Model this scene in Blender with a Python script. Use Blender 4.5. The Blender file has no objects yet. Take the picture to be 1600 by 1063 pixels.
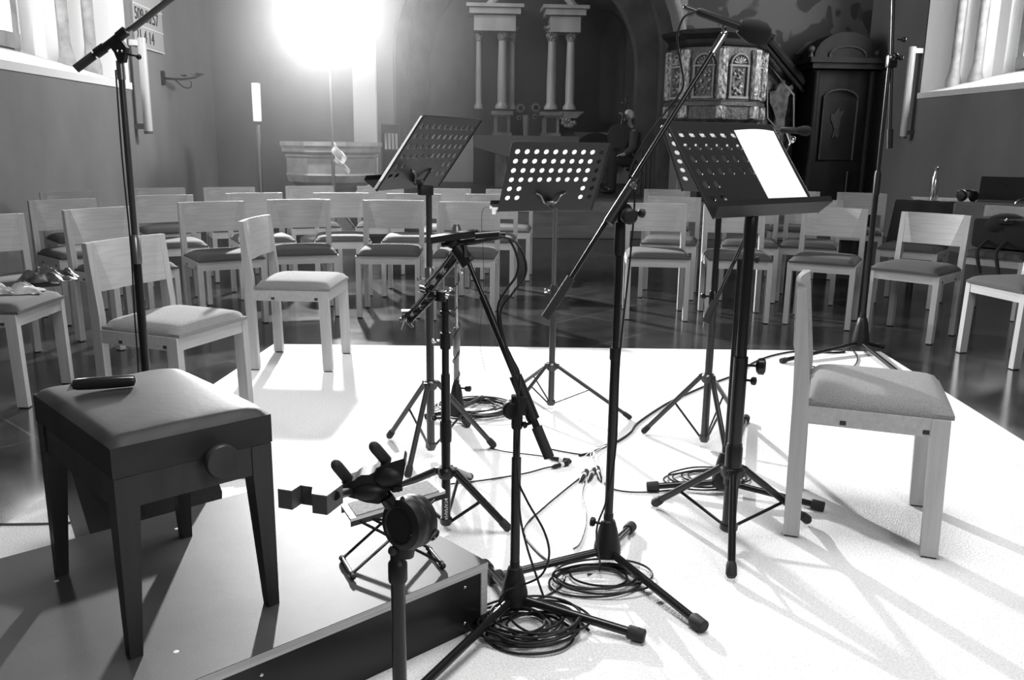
import bpy, bmesh, math, random
from mathutils import Vector, Matrix
from math import sin, cos, pi, radians, sqrt, atan2, hypot
S = bpy.context.scene
COL = S.collection
random.seed(7)

# ------------------------------------------------------------------ camera
W_, H_ = 1600., 1063.
FPX = 1356.; TILT = math.atan(308/1356.); ROLL = radians(0.77); YAW = math.atan(80/hypot(1356., 308.)); CH = 1.22
F_ = Vector((sin(YAW)*cos(TILT), cos(YAW)*cos(TILT), -sin(TILT)))
R0 = Vector((cos(YAW), -sin(YAW), 0)); U0 = R0.cross(F_)
R_ = R0*cos(ROLL)+U0*sin(ROLL); U_ = -R0*sin(ROLL)+U0*cos(ROLL)
CAM = Vector((0, 0, CH))
cd = bpy.data.cameras.new('camera'); cam = bpy.data.objects.new('camera', cd); COL.objects.link(cam)
cd.sensor_width = 36; cd.lens = FPX*36/1600; cd.clip_end = 200; cd.clip_start = .05
M = Matrix((R_, U_, -F_)).transposed().to_4x4(); M.translation = CAM; cam.matrix_world = M
S.camera = cam

# (layout measured on planes of the room)
def ray(px, py): return F_+R_*((px-W_/2)/FPX)-U_*((py-H_/2)/FPX)
def gz(px, py, z=0.): d = ray(px, py); return CAM+d*((z-CH)/d.z)
def gy(px, py, Y): d = ray(px, py); return CAM+d*(Y/d.y)
def gx(px, py, X): d = ray(px, py); return CAM+d*(X/d.x)


# ------------------------------------------------------------------ world, exposure, lights
w = bpy.data.worlds.new('world'); S.world = w; w.use_nodes = True
w.node_tree.nodes['Background'].inputs[0].default_value = (1, 1, 1, 1)
w.node_tree.nodes['Background'].inputs[1].default_value = 0.038
S.view_settings.view_transform = 'Standard'; S.view_settings.look = 'None'
S.view_settings.exposure = 0.0; S.view_settings.gamma = 1; S.view_settings.use_curve_mapping = False
LAMP = Vector((-1.42, 9.6, 2.52))
def light(name, kind, loc, power, size=.1, target=None, size_y=None):
    d = bpy.data.lights.new(name, kind); d.energy = power
    if kind == 'AREA':
        d.size = size
        if size_y: d.shape = 'RECTANGLE'; d.size_y = size_y
    elif kind == 'POINT': d.shadow_soft_size = size
    o = bpy.data.objects.new(name, d); COL.objects.link(o); o.location = loc
    if target is not None: o.rotation_euler = (Vector(target)-Vector(loc)).to_track_quat('-Z', 'Y').to_euler()
    return o
fl = light('flood_lamp_light', 'SPOT', LAMP+Vector((0, -.14, 0)), 3500, .09, (0.45, 3.4, 0.3))
fl.data.shadow_soft_size = .08; fl.data.spot_size = radians(86); fl.data.spot_blend = .65
light('overhead_fill_light', 'AREA', (0.4, 2.8, 5.2), 100, 2.2, (0.5, 3.0, 0)).data.spread = radians(110)  # unseen soft fill added above the rug to lighten its shadows; no lamp there
light('rear_fill_light', 'AREA', (1.9, -1.0, 2.7), 74, 1.3, (0.2, 4.0, 0.5))  # unseen fill added behind the camera to brighten the chair fronts
light('assumed_chancel_daylight', 'AREA', (-1.2, 14.9, 4.4), 45, 1.4, (2.3, 17.9, 2.2))  # assumed daylight, no window built here; aimed to brighten columns and niche wall
GLARE_DENSITY = 0.015


# ------------------------------------------------------------------ materials
def mat(name, base, rough=.6, metal=0., spec=.5, noise=None, bump=None, emit=None, trans=0., coat=0., sheen=0.):
    m = bpy.data.materials.new(name); m.use_nodes = True; nt = m.node_tree; b = nt.nodes['Principled BSDF']
    b.inputs['Base Color'].default_value = (base, base, base, 1) if not isinstance(base, tuple) else base
    b.inputs['Roughness'].default_value = rough; b.inputs['Metallic'].default_value = metal
    b.inputs['Specular IOR Level'].default_value = spec
    if coat: b.inputs['Coat Weight'].default_value = coat; b.inputs['Coat Roughness'].default_value = .12
    if trans: b.inputs['Transmission Weight'].default_value = trans
    if emit is not None:
        b.inputs['Emission Color'].default_value = (1, 1, 1, 1); b.inputs['Emission Strength'].default_value = emit
    if noise or bump:
        tc = nt.nodes.new('ShaderNodeTexCoord')
    if noise:                      # (lo, hi, scale xyz, detail)
        lo, hi, sc, det = noise
        mp = nt.nodes.new('ShaderNodeMapping'); mp.inputs['Scale'].default_value = sc
        n = nt.nodes.new('ShaderNodeTexNoise'); n.inputs['Scale'].default_value = 1; n.inputs['Detail'].default_value = det
        r = nt.nodes.new('ShaderNodeValToRGB'); r.color_ramp.elements[0].position = .3; r.color_ramp.elements[1].position = .7
        r.color_ramp.elements[0].color = (lo, lo, lo, 1); r.color_ramp.elements[1].color = (hi, hi, hi, 1)
        nt.links.new(tc.outputs['Object'], mp.inputs[0]); nt.links.new(mp.outputs[0], n.inputs[0])
        nt.links.new(n.outputs['Fac'], r.inputs[0]); nt.links.new(r.outputs[0], b.inputs['Base Color'])
    if bump:                       # (scale xyz, strength, distance)
        sc, st, di = bump
        mp = nt.nodes.new('ShaderNodeMapping'); mp.inputs['Scale'].default_value = sc
        n = nt.nodes.new('ShaderNodeTexNoise'); n.inputs['Scale'].default_value = 1; n.inputs['Detail'].default_value = 3
        bu = nt.nodes.new('ShaderNodeBump'); bu.inputs['Strength'].default_value = st; bu.inputs['Distance'].default_value = di
        nt.links.new(tc.outputs['Object'], mp.inputs[0]); nt.links.new(mp.outputs[0], n.inputs[0])
        nt.links.new(n.outputs['Fac'], bu.inputs['Height']); nt.links.new(bu.outputs[0], b.inputs['Normal'])
    return m
WOOD_V = mat('beech_wood_upright', .5, .42, noise=(.35, .44, (60, 60, 2.5), 4))
WOOD_H = mat('beech_wood_level', .5, .38, noise=(.35, .44, (2.5, 60, 60), 4))
FABRIC = mat('seat_fabric', .17, .95, noise=(.05, .085, (300, 300, 300), 2), bump=((400, 400, 400), .4, .002))
FABRIC_L = mat('pale_seat_fabric', .35, .95, noise=(.15, .30, (260, 500, 400), 3), bump=((300, 300, 300), .8, .003))
FOOTPAD = mat('felt_glide', .03, .9)
BLACKM = mat('black_steel', .009, .28, spec=.38)
BLACKP = mat('black_plastic', .009, .48, spec=.3)
RUBBER = mat('rubber', .022, .65, spec=.3)
CHROME = mat('chrome', .7, .18, metal=1.)
STEEL = mat('grey_steel', .22, .3, metal=.8)
DARKSTEEL = mat('dark_grey_steel', .06, .3, metal=.5)
DESKM = mat('desk_black_paint', .016, .42, spec=.35)
PLASTER = mat('plaster', .3, .95, noise=(.17, .26, (.9, .9, .6), 5), bump=((9, 9, 9), .25, .01))
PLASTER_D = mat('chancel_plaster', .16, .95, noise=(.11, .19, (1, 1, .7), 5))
WHITEW = mat('whitewash', .78, .9, bump=((7, 7, 7), .25, .01))
STONE = mat('grey_stone', .26, .8, noise=(.2, .32, (6, 6, 6), 5), bump=((14, 14, 14), .3, .01))
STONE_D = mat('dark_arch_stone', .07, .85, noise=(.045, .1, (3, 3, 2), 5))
RUG = mat('pale_wool_rug', .8, 1., spec=.1, noise=(.66, .86, (160, 160, 20), 3), bump=((170, 170, 40), .8, .006))
LEATHER = mat('dark_leather', .03, .5, spec=.16, noise=(.022, .04, (9, 9, 9), 4), bump=((60, 60, 60), .15, .002))
DARKWOOD = mat('black_lacquered_wood', .04, .42, spec=.3, noise=(.025, .04, (30, 30, 2), 3))
CARVED = mat('carved_oak', .06, .5, noise=(.03, .1, (14, 14, 14), 4), bump=((28, 28, 28), .8, .02))
CARVED_G = mat('gilded_carving', .3, .42, metal=.3, noise=(.07, .62, (26, 26, 18), 5), bump=((30, 30, 22), 1., .03))
OAK_D = mat('dark_oak', .014, .6, spec=.25, noise=(.009, .02, (6, 6, 2), 4))
CLOTH_D = mat('black_cloth', .02, .95, bump=((60, 60, 60), .5, .004))
PAPER = mat('white_paper', .88, .8)
_b = PAPER.node_tree.nodes['Principled BSDF']
_t = PAPER.node_tree.nodes.new('ShaderNodeBsdfTranslucent'); _t.inputs[0].default_value = (.85, .85, .85, 1)
_m = PAPER.node_tree.nodes.new('ShaderNodeMixShader'); _m.inputs[0].default_value = .6
PAPER.node_tree.links.new(_b.outputs[0], _m.inputs[1]); PAPER.node_tree.links.new(_t.outputs[0], _m.inputs[2])
PAPER.node_tree.links.new(_m.outputs[0], PAPER.node_tree.nodes['Material Output'].inputs[0])
PANE = mat('daylit_window_glass', .8, .3, emit=13.0)
BULB = mat('glowing_bulb', .9, .3, emit=850.)
SKIN = mat('skin', .36, .55)
HAIRW = mat('white_hair', .75, .8)
VARNISH = mat('dark_varnished_wood', .018, .3, coat=.5)
PAPERTXT = mat('dark_print', .03, .8)
def floor_mat():
    m = bpy.data.materials.new('dark_stone_floor'); m.use_nodes = True; nt = m.node_tree; b = nt.nodes['Principled BSDF']
    tc = nt.nodes.new('ShaderNodeTexCoord'); mp = nt.nodes.new('ShaderNodeMapping')
    mp.inputs['Rotation'].default_value = (0, 0, radians(45)); mp.inputs['Scale'].default_value = (1.6, 1.6, 1.6)
    br = nt.nodes.new('ShaderNodeTexBrick'); br.offset = 0; br.inputs['Scale'].default_value = 1
    br.inputs['Brick Width'].default_value = 1; br.inputs['Row Height'].default_value = 1; br.inputs['Mortar Size'].default_value = .006
    br.inputs['Color1'].default_value = (.016, .016, .016, 1); br.inputs['Color2'].default_value = (.026, .026, .026, 1)
    br.inputs['Mortar'].default_value = (.06, .06, .06, 1)
    n = nt.nodes.new('ShaderNodeTexNoise'); n.inputs['Scale'].default_value = 4; n.inputs['Detail'].default_value = 6
    r = nt.nodes.new('ShaderNodeMapRange'); r.inputs[3].default_value = .10; r.inputs[4].default_value = .22
    mx = nt.nodes.new('ShaderNodeMix'); mx.data_type = 'RGBA'; mx.blend_type = 'MULTIPLY'; mx.inputs[0].default_value = .7
    cr = nt.nodes.new('ShaderNodeValToRGB'); cr.color_ramp.elements[0].position = .35; cr.color_ramp.elements[1].position = .7
    cr.color_ramp.elements[0].color = (.6, .6, .6, 1); cr.color_ramp.elements[1].color = (1.5, 1.5, 1.5, 1)
    L = nt.links.new
    L(tc.outputs['Object'], mp.inputs[0]); L(mp.outputs[0], br.inputs[0]); L(tc.outputs['Object'], n.inputs[0])
    L(n.outputs['Fac'], r.inputs[0]); L(r.outputs[0], b.inputs['Roughness']); L(n.outputs['Fac'], cr.inputs[0])
    L(br.outputs[0], mx.inputs[6]); L(cr.outputs[0], mx.inputs[7]); L(mx.outputs[2], b.inputs['Base Color'])
    bu = nt.nodes.new('ShaderNodeBump'); bu.inputs['Strength'].default_value = .06; bu.inputs['Distance'].default_value = .006
    b.inputs['Specular IOR Level'].default_value = .4
    L(n.outputs['Fac'], bu.inputs['Height']); L(bu.outputs[0], b.inputs['Normal'])
    return m
FLOORM = floor_mat()
def painted_wall_mat():
    m = bpy.data.materials.new('plaster_with_foliage_painting'); m.use_nodes = True; nt = m.node_tree; b = nt.nodes['Principled BSDF']
    b.inputs['Roughness'].default_value = .95
    tc = nt.nodes.new('ShaderNodeTexCoord'); n = nt.nodes.new('ShaderNodeTexNoise'); n.inputs['Scale'].default_value = 1.6
    n.inputs['Detail'].default_value = 1.5; n.inputs['Distortion'].default_value = 2.2
    cr = nt.nodes.new('ShaderNodeValToRGB'); e = cr.color_ramp.elements
    e[0].position = .50; e[0].color = (.12, .12, .12, 1); e[1].position = .54; e[1].color = (.05, .05, .05, 1)
    L = nt.links.new; L(tc.outputs['Object'], n.inputs[0]); L(n.outputs['Fac'], cr.inputs[0]); L(cr.outputs[0], b.inputs['Base Color'])
    return m
PAINTED = painted_wall_mat()

# ------------------------------------------------------------------ mesh builder
class MB:
    def __init__(s): s.b = bmesh.new()
    def box(s, c, d, rz=0., bev=0., rot=None):
        r = bmesh.ops.create_cube(s.b, size=1); vs = r['verts']
        bmesh.ops.scale(s.b, vec=Vector(d), verts=vs)
        if bev:
            es = list({e for v in vs for e in v.link_edges})
            q = bmesh.ops.bevel(s.b, geom=es, offset=bev, segments=2, profile=.6, affect='EDGES'); vs = list({v for f in q['faces'] for v in f.verts} | {v for v in vs if v.is_valid})
            vs = s._island(vs)
        m = rot.to_4x4() if rot is not None else Matrix.Rotation(rz, 4, 'Z')
        bmesh.ops.transform(s.b, matrix=Matrix.Translation(Vector(c)) @ m, verts=vs); return s
    def _island(s, vs):
        seen = set(vs); st = list(vs)
        while st:
            v = st.pop()
            for e in v.link_edges:
                o = e.other_vert(v)
                if o not in seen: seen.add(o); st.append(o)
        return list(seen)
    def ring(s, c, ax, up, r, n, r2=None):
        sd = ax.cross(up).normalized(); r2 = r if r2 is None else r2
        return [s.b.verts.new(c+sd*(r*cos(2*pi*i/n))+up*(r2*sin(2*pi*i/n))) for i in range(n)]
    def path(s, pts, r, n=10, cap=True, closed=False):
        pts = [Vector(p) for p in pts]; rs = r if isinstance(r, (list, tuple)) else [r]*len(pts)
        rings = []; up = None
        for i, p in enumerate(pts):
            if closed: t = (pts[(i+1) % len(pts)]-pts[i-1])
            else: t = (pts[min(i+1, len(pts)-1)]-pts[max(i-1, 0)])
            t.normalize()
            if up is None:
                up = Vector((0, 0, 1)) if abs(t.z) < .9 else Vector((1, 0, 0))
            up = (up-t*up.dot(t)).normalized()
            rings.append(s.ring(p, t, up, rs[i], n))
        k = len(rings)
        for i in range(k if closed else k-1):
            a, b = rings[i], rings[(i+1) % k]
            for j in range(n): s.b.faces.new((a[j], a[(j+1) % n], b[(j+1) % n], b[j]))
        if cap and not closed: s.b.faces.new(rings[0][::-1]); s.b.faces.new(rings[-1])
        return s
    def tube(s, a, b, r, r2=None, n=14):
        return s.path([a, b], [r, r if r2 is None else r2], n)
    def lathe(s, base, prof, ax=(0, 0, 1), n=20):
        ax = Vector(ax).normalized(); up = Vector((1, 0, 0)) if abs(ax.x) < .9 else Vector((0, 1, 0)); up = (up-ax*up.dot(ax)).normalized()
        rings = [s.ring(Vector(base)+ax*z, ax, up, max(r, 1e-4), n) for r, z in prof]
        for a, b in zip(rings, rings[1:]):
            for j in range(n): s.b.faces.new((a[j], a[(j+1) % n], b[(j+1) % n], b[j]))
        s.b.faces.new(rings[0][::-1]); s.b.faces.new(rings[-1]); return s
    def ball(s, c, r, n=14):
        rx = r if isinstance(r, (tuple, list)) else (r, r, r)
        q = bmesh.ops.create_uvsphere(s.b, u_segments=n, v_segments=max(6, n*2//3), radius=1)
        bmesh.ops.scale(s.b, vec=rx, verts=q['verts']); bmesh.ops.translate(s.b, vec=Vector(c), verts=q['verts']); return s
    def prism(s, pts, ex):
        ex = Vector(ex); a = [s.b.verts.new(Vector(p)) for p in pts]; b = [s.b.verts.new(Vector(p)+ex) for p in pts]; n = len(a)
        s.b.faces.new(a[::-1]); s.b.faces.new(b)
        for i in range(n): s.b.faces.new((a[i], a[(i+1) % n], b[(i+1) % n], b[i]))
        return s
    def quad(s, *p): s.b.faces.new([s.b.verts.new(Vector(q)) for q in p]); return s
    def grid(s, f, nu, nv):
        v = [[s.b.verts.new(Vector(f(i/nu, j/nv))) for j in range(nv+1)] for i in range(nu+1)]
        for i in range(nu):
            for j in range(nv): s.b.faces.new((v[i][j], v[i+1][j], v[i+1][j+1], v[i][j+1]))
        return v
def obj(name, mb, m, parent=None, smooth=True, **kw):
    b = mb.b if isinstance(mb, MB) else mb
    bmesh.ops.recalc_face_normals(b, faces=b.faces[:])
    if parent is not None:
        off = parent.get('_o'); off = Vector(off) if off is not None else Vector((0, 0, 0))
        if off.length: bmesh.ops.translate(b, vec=-off, verts=b.verts[:])
    me = bpy.data.meshes.new(name); b.to_mesh(me); b.free()
    me.materials.append(m)
    if smooth:
        for p in me.polygons: p.use_smooth = True
        me.set_sharp_from_angle(angle=radians(38))
    o = bpy.data.objects.new(name, me); COL.objects.link(o)
    if parent is not None:
        o.parent = parent
        if parent.get('_o') is not None: o['_o'] = parent['_o']
    for k, v in kw.items(): o[k] = v
    return o
def thing(name, label, cat, loc, group=None, rz=0., local=False):
    o = bpy.data.objects.new(name, None); COL.objects.link(o); o.location = loc; o.rotation_euler = (0, 0, rz)
    o.empty_display_size = .1
    o['label'] = label; o['category'] = cat
    if group: o['group'] = group
    if not local: o['_o'] = tuple(loc)
    return o
def solo(name, mb, m, label, cat, group=None, smooth=True, kind=None):
    o = obj(name, mb, m, None, smooth); o['label'] = label; o['category'] = cat
    if group: o['group'] = group
    if kind: o['kind'] = kind
    return o
def struct(name, mb, m, parent=None, smooth=False):
    o = obj(name, mb, m, parent, smooth)
    if parent is None: o['kind'] = 'structure'
    return o
def smoothpts(pts, k=6):
    pts = [Vector(p) for p in pts]; out = []
    for i in range(len(pts)-1):
        p0, p1, p2, p3 = pts[max(i-1, 0)], pts[i], pts[i+1], pts[min(i+2, len(pts)-1)]
        for j in range(k):
            t = j/k
            out.append(.5*((2*p1)+(-p0+p2)*t+(2*p0-5*p1+4*p2-p3)*t*t+(-p0+3*p1-3*p2+p3)*t**3))
    out.append(pts[-1]); return out

# ------------------------------------------------------------------ room shell
FZ = -.01                     # stone floor level; the rug's top is z = 0
XL, XR, YE = -3.6, 6.0, 13.2
struct('floor', MB().box((1.2, 6.5, FZ-.05), (10.4, 13.6, .1)), FLOORM)
# left wall with a deep splayed window opening
def side_wall(name, x, sg, y0, y1, ya, yb, zs, zt, H=6.5):
    m = MB(); T = .9
    xc = x+sg*T/2
    def blk(a, b, c, d): m.box((xc, (a+b)/2, (c+d)/2), (T, b-a, d-c))
    blk(y0, ya, FZ, H); blk(yb, y1, FZ, H); blk(ya, yb, FZ, zs); blk(ya, yb, zt, H)
    return struct(name, m, PLASTER)
side_wall('wall_left', XL, -1, -.6, YE, 6.6, 9.95, 1.80, 4.6)
side_wall('wall_right', XR, 1, -.6, YE, 8.3, 11.55, 1.93, 4.7)
PANE_B = mat('bright_window_glass', .8, .3, emit=26.)
def church_window(name, x, sg, ya, yb, zs, zt, far):
    """white splayed reveal with roll mouldings, glazing with lead bars; far = y of the jamb away from the camera"""
    root = bpy.data.objects.new(name, None); COL.objects.link(root); root['kind'] = 'structure'; root.location = (x, (ya+yb)/2, zs); root['_o'] = tuple(root.location)
    gx0 = x+sg*.72                                  # glazing plane
    g0, g1 = ya+.55, yb-1.05
    r = MB()                                        # sill slope, jambs, lintel
    r.prism([(x-sg*.02, ya-.03, zs-.07), (x-sg*.02, ya-.03, zs), (gx0, ya-.03, zs+.24), (gx0, ya-.03, zs-.07)], (0, yb-ya+.06, 0))
    obj('window_sill', r, WHITEW, root, False)
    r = MB()
    prof = [(0, yb), (.10, yb-.16), (.22, yb-.30), (.26, yb-.44), (.36, yb-.50), (.42, yb-.66), (.52, yb-.70), (.56, yb-.86), (.66, yb-.90), (.72, yb-1.03)]
    pts = [(x+sg*a, b, zs+.002) for a, b in prof]+[(x+sg*.72, yb+.02, zs+.002), (x, yb+.02, zs+.002)]
    r.prism(pts, (0, 0, zt-zs-.004))
    obj('splayed_jamb', r, WHITEW, root, False)
    r = MB(); pts = [(x, ya, zs+.002), (x+sg*.72, ya+.5, zs+.002), (x+sg*.72, ya, zs+.002)]; r.prism(pts, (0, 0, zt-zs-.004)); obj('splayed_jamb', r, WHITEW, root, False)
    for a, b, rr in ((.24, yb-.36, .055), (.40, yb-.58, .055)):
        c = MB(); c.lathe((x+sg*(a-.02), b-.02, zs), [(rr*1.7, 0), (rr*1.7, .14), (rr*1.2, .26), (rr, .34), (rr, zt-zs-.01)], n=16); obj('roll_moulding', c, mat('rough_moulding_stone', .42, .9, noise=(.3, .5, (9, 9, 9), 5), bump=((20, 20, 20), .5, .01)), root)
    fr = MB()
    for y in (g0, g1): fr.box((gx0-sg*.04, y, (zs+zt)/2+.1), (.1, .12, zt-zs-.2))
    fr.box((gx0-sg*.04, (g0+g1)/2, zs+.30), (.12, g1-g0+.12, .14))
    obj('window_frame', fr, STONE, root, False)
    gl = MB(); gl.box((gx0+sg*.02, (g0+g1)/2, (zs+zt)/2+.15), (.01, g1-g0, zt-zs-.3)); obj('glass_pane', gl, PANE if sg < 0 else PANE_B, root, False)
    ld = MB(); k = 5
    for i in range(1, k): y = g0+(g1-g0)*i/k; ld.box((gx0, y, (zs+zt)/2+.1), (.02, .016, zt-zs-.25))
    z = zs+.37
    while z < zt: ld.box((gx0, (g0+g1)/2, z), (.022, g1-g0, .014)); z += .46
    obj('lead_bars', ld, BLACKM, root, False)
    bk = MB(); bk.box((gx0+sg*.12, (ya+yb)/2, (zs+zt)/2), (.04, yb-ya, zt-zs)); 
    return root
church_window('window_1', XL, -1, 6.6, 9.95, 1.80, 4.6, 9.95)
church_window('window_2', XR, 1, 8.3, 11.55, 1.93, 4.7, 11.55)
# east wall with round chancel arch (two orders)
def arch_wall(name, x0, x1, z0, z1, cx, R, spring, y0, y1, m, n=28):
    b = MB()
    arc = [(cx-R, z0)]+[(cx-R*cos(pi*i/n), spring+R*sin(pi*i/n)) for i in range(n+1)]+[(cx+R, z0)]
    outer = []
    for (x, z) in arc:                              # radial match on the rectangle
        if z <= spring: outer.append((x0 if x < cx else x1, z))
        else:
            dx, dz = x-cx, z-spring
            t = min([(x0-cx)/dx if dx < -1e-6 else 1e9, (x1-cx)/dx if dx > 1e-6 else 1e9, (z1-spring)/dz if dz > 1e-6 else 1e9])
            outer.append((cx+dx*t, spring+dz*t))
    for i in range(len(arc)-1):
        a, c, d, e = arc[i], arc[i+1], outer[i+1], outer[i]
        b.quad((a[0], y0, a[1]), (c[0], y0, c[1]), (d[0], y0, d[1]), (e[0], y0, e[1]))
        b.quad((a[0], y1, a[1]), (c[0], y1, c[1]), (d[0], y1, d[1]), (e[0], y1, e[1]))
        b.quad((a[0], y0, a[1]), (c[0], y0, c[1]), (c[0], y1, c[1]), (a[0], y1, a[1]))
    bmesh.ops.remove_doubles(b.b, verts=b.b.verts[:], dist=1e-5)
    return struct(name, b, m)
arch_wall('wall_back', XL, 3.25, FZ, 6.5, 1.1, 2.12, 2.45, YE, YE+.5, PLASTER)
struct('wall_back_right', MB().box(((3.25+XR)/2, YE+.25, 3.24), (XR-3.25, .5, 6.5)), PAINTED)
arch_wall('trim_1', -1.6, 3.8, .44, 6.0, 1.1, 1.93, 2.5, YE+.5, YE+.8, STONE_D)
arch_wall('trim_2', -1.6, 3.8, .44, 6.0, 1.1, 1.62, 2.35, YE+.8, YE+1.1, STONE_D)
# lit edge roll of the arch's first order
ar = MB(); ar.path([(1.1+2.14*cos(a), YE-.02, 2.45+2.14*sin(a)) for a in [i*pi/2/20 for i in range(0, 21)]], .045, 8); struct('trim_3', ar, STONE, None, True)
# chancel
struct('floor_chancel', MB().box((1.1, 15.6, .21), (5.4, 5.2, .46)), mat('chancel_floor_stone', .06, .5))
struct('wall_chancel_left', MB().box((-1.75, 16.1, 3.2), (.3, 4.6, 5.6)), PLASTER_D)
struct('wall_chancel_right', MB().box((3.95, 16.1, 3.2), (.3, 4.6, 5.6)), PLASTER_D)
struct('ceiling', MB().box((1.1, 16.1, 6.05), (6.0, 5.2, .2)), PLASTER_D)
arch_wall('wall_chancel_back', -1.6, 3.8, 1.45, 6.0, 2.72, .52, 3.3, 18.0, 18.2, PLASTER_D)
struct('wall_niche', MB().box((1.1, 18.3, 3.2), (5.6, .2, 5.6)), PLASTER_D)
struct('trim_4', MB().box((1.1, 17.93, .94), (5.4, .14, 1.02)), WHITEW)
st = MB(); st.box((1.1, 12.55, .22-.005), (7.0, .9, .45)); st.box((1.1, 12.0, .15-.005), (7.6, .36, .3)); st.box((1.1, 11.66, .075-.005), (8.0, .36, .15))
struct('trim_5', st, mat('altar_step_stone', .09, .55, noise=(.06, .12, (2, 9, 9), 4)))
# left pilaster strip beside the arch
struct('trim_6', MB().box((-1.42, YE-.1, 1.9), (.32, .2, 3.8)), WHITEW)

# ------------------------------------------------------------------ rug, platform
rc = [(-1.16, 5.25), (2.56, 5.05), (2.10, .2), (-1.78, .2)]
rm = MB(); rm.prism([(x, y, FZ) for x, y in rc], (0, 0, .01))
solo('rug', rm, RUG, 'large pale woven rug spread on the dark stone floor', 'rug', smooth=False)
PC = Vector((.062, 2.032, 0)); PU = Vector((-.777, -.63, 0)).normalized(); PV = Vector((-.63, .777, 0)).normalized()
PL, PW, PH = 2.0, .816, .178
def pf(u, v, z): return PC+PU*u+PV*v+Vector((0, 0, z))
prz = atan2(PU.y, PU.x)
plat = thing('stage_platform', 'low stage platform with dark grey top standing on the rug', 'platform', tuple(PC))
STG_TOP = mat('platform_deck', .05, .52, spec=.3, noise=(.04, .065, (5, 5, 5), 6), bump=((420, 420, 60), .22, .001))
PLY = mat('plywood_edge', .42, .6, noise=(.34, .5, (3, 3, 160), 3))
FACE = mat('black_side_panel', .01, .28, spec=.35)
def pbox(u0, u1, v0, v1, z0, z1):
    m = MB(); return m.prism([pf(u0, v0, z0), pf(u1, v0, z0), pf(u1, v1, z0), pf(u0, v1, z0)], (0, 0, z1-z0))
obj('deck', pbox(.0, PL, .0, PW, .176, .178), STG_TOP, plat, False)
obj('plywood_board', pbox(-.001, PL, -.001, PW, .155, .1765), PLY, plat, False)
obj('side_panel', pbox(.02, 1.0, .004, .02, 0, .155), FACE, plat, False)
obj('side_panel', pbox(1.003, PL, .004, .02, 0, .155), FACE, plat, False)
obj('side_panel', pbox(.004, .02, .02, PW-.01, 0, .155), FACE, plat, False)
obj('side_panel', pbox(.02, PL, PW-.02, PW-.004, 0, .155), FACE, plat, False)
obj('corner_post', pbox(0, .02, 0, .02, 0, .155), PLY, plat, False)
for u, z in ((.07, .13), (.07, .03), (.28, .128), (.62, .125), (.62, .03), (.98, .125), (1.2, .03), (1.35, .12)):
    m = MB(); c = pf(u, .003, z); m.lathe(c, [(.0045, 0), (.003, .0015)], -PV, 10); obj('screw', m, CHROME, plat)
sc = MB()
for u, v in ((.52, .70), (.32, .50), (.85, .6), (.98, .66), (.75, .12)): sc.lathe(pf(u, v, .178), [(.006, 0), (.002, .0006)], n=8)
obj('paint_fleck', sc, WHITEW, plat)

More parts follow.
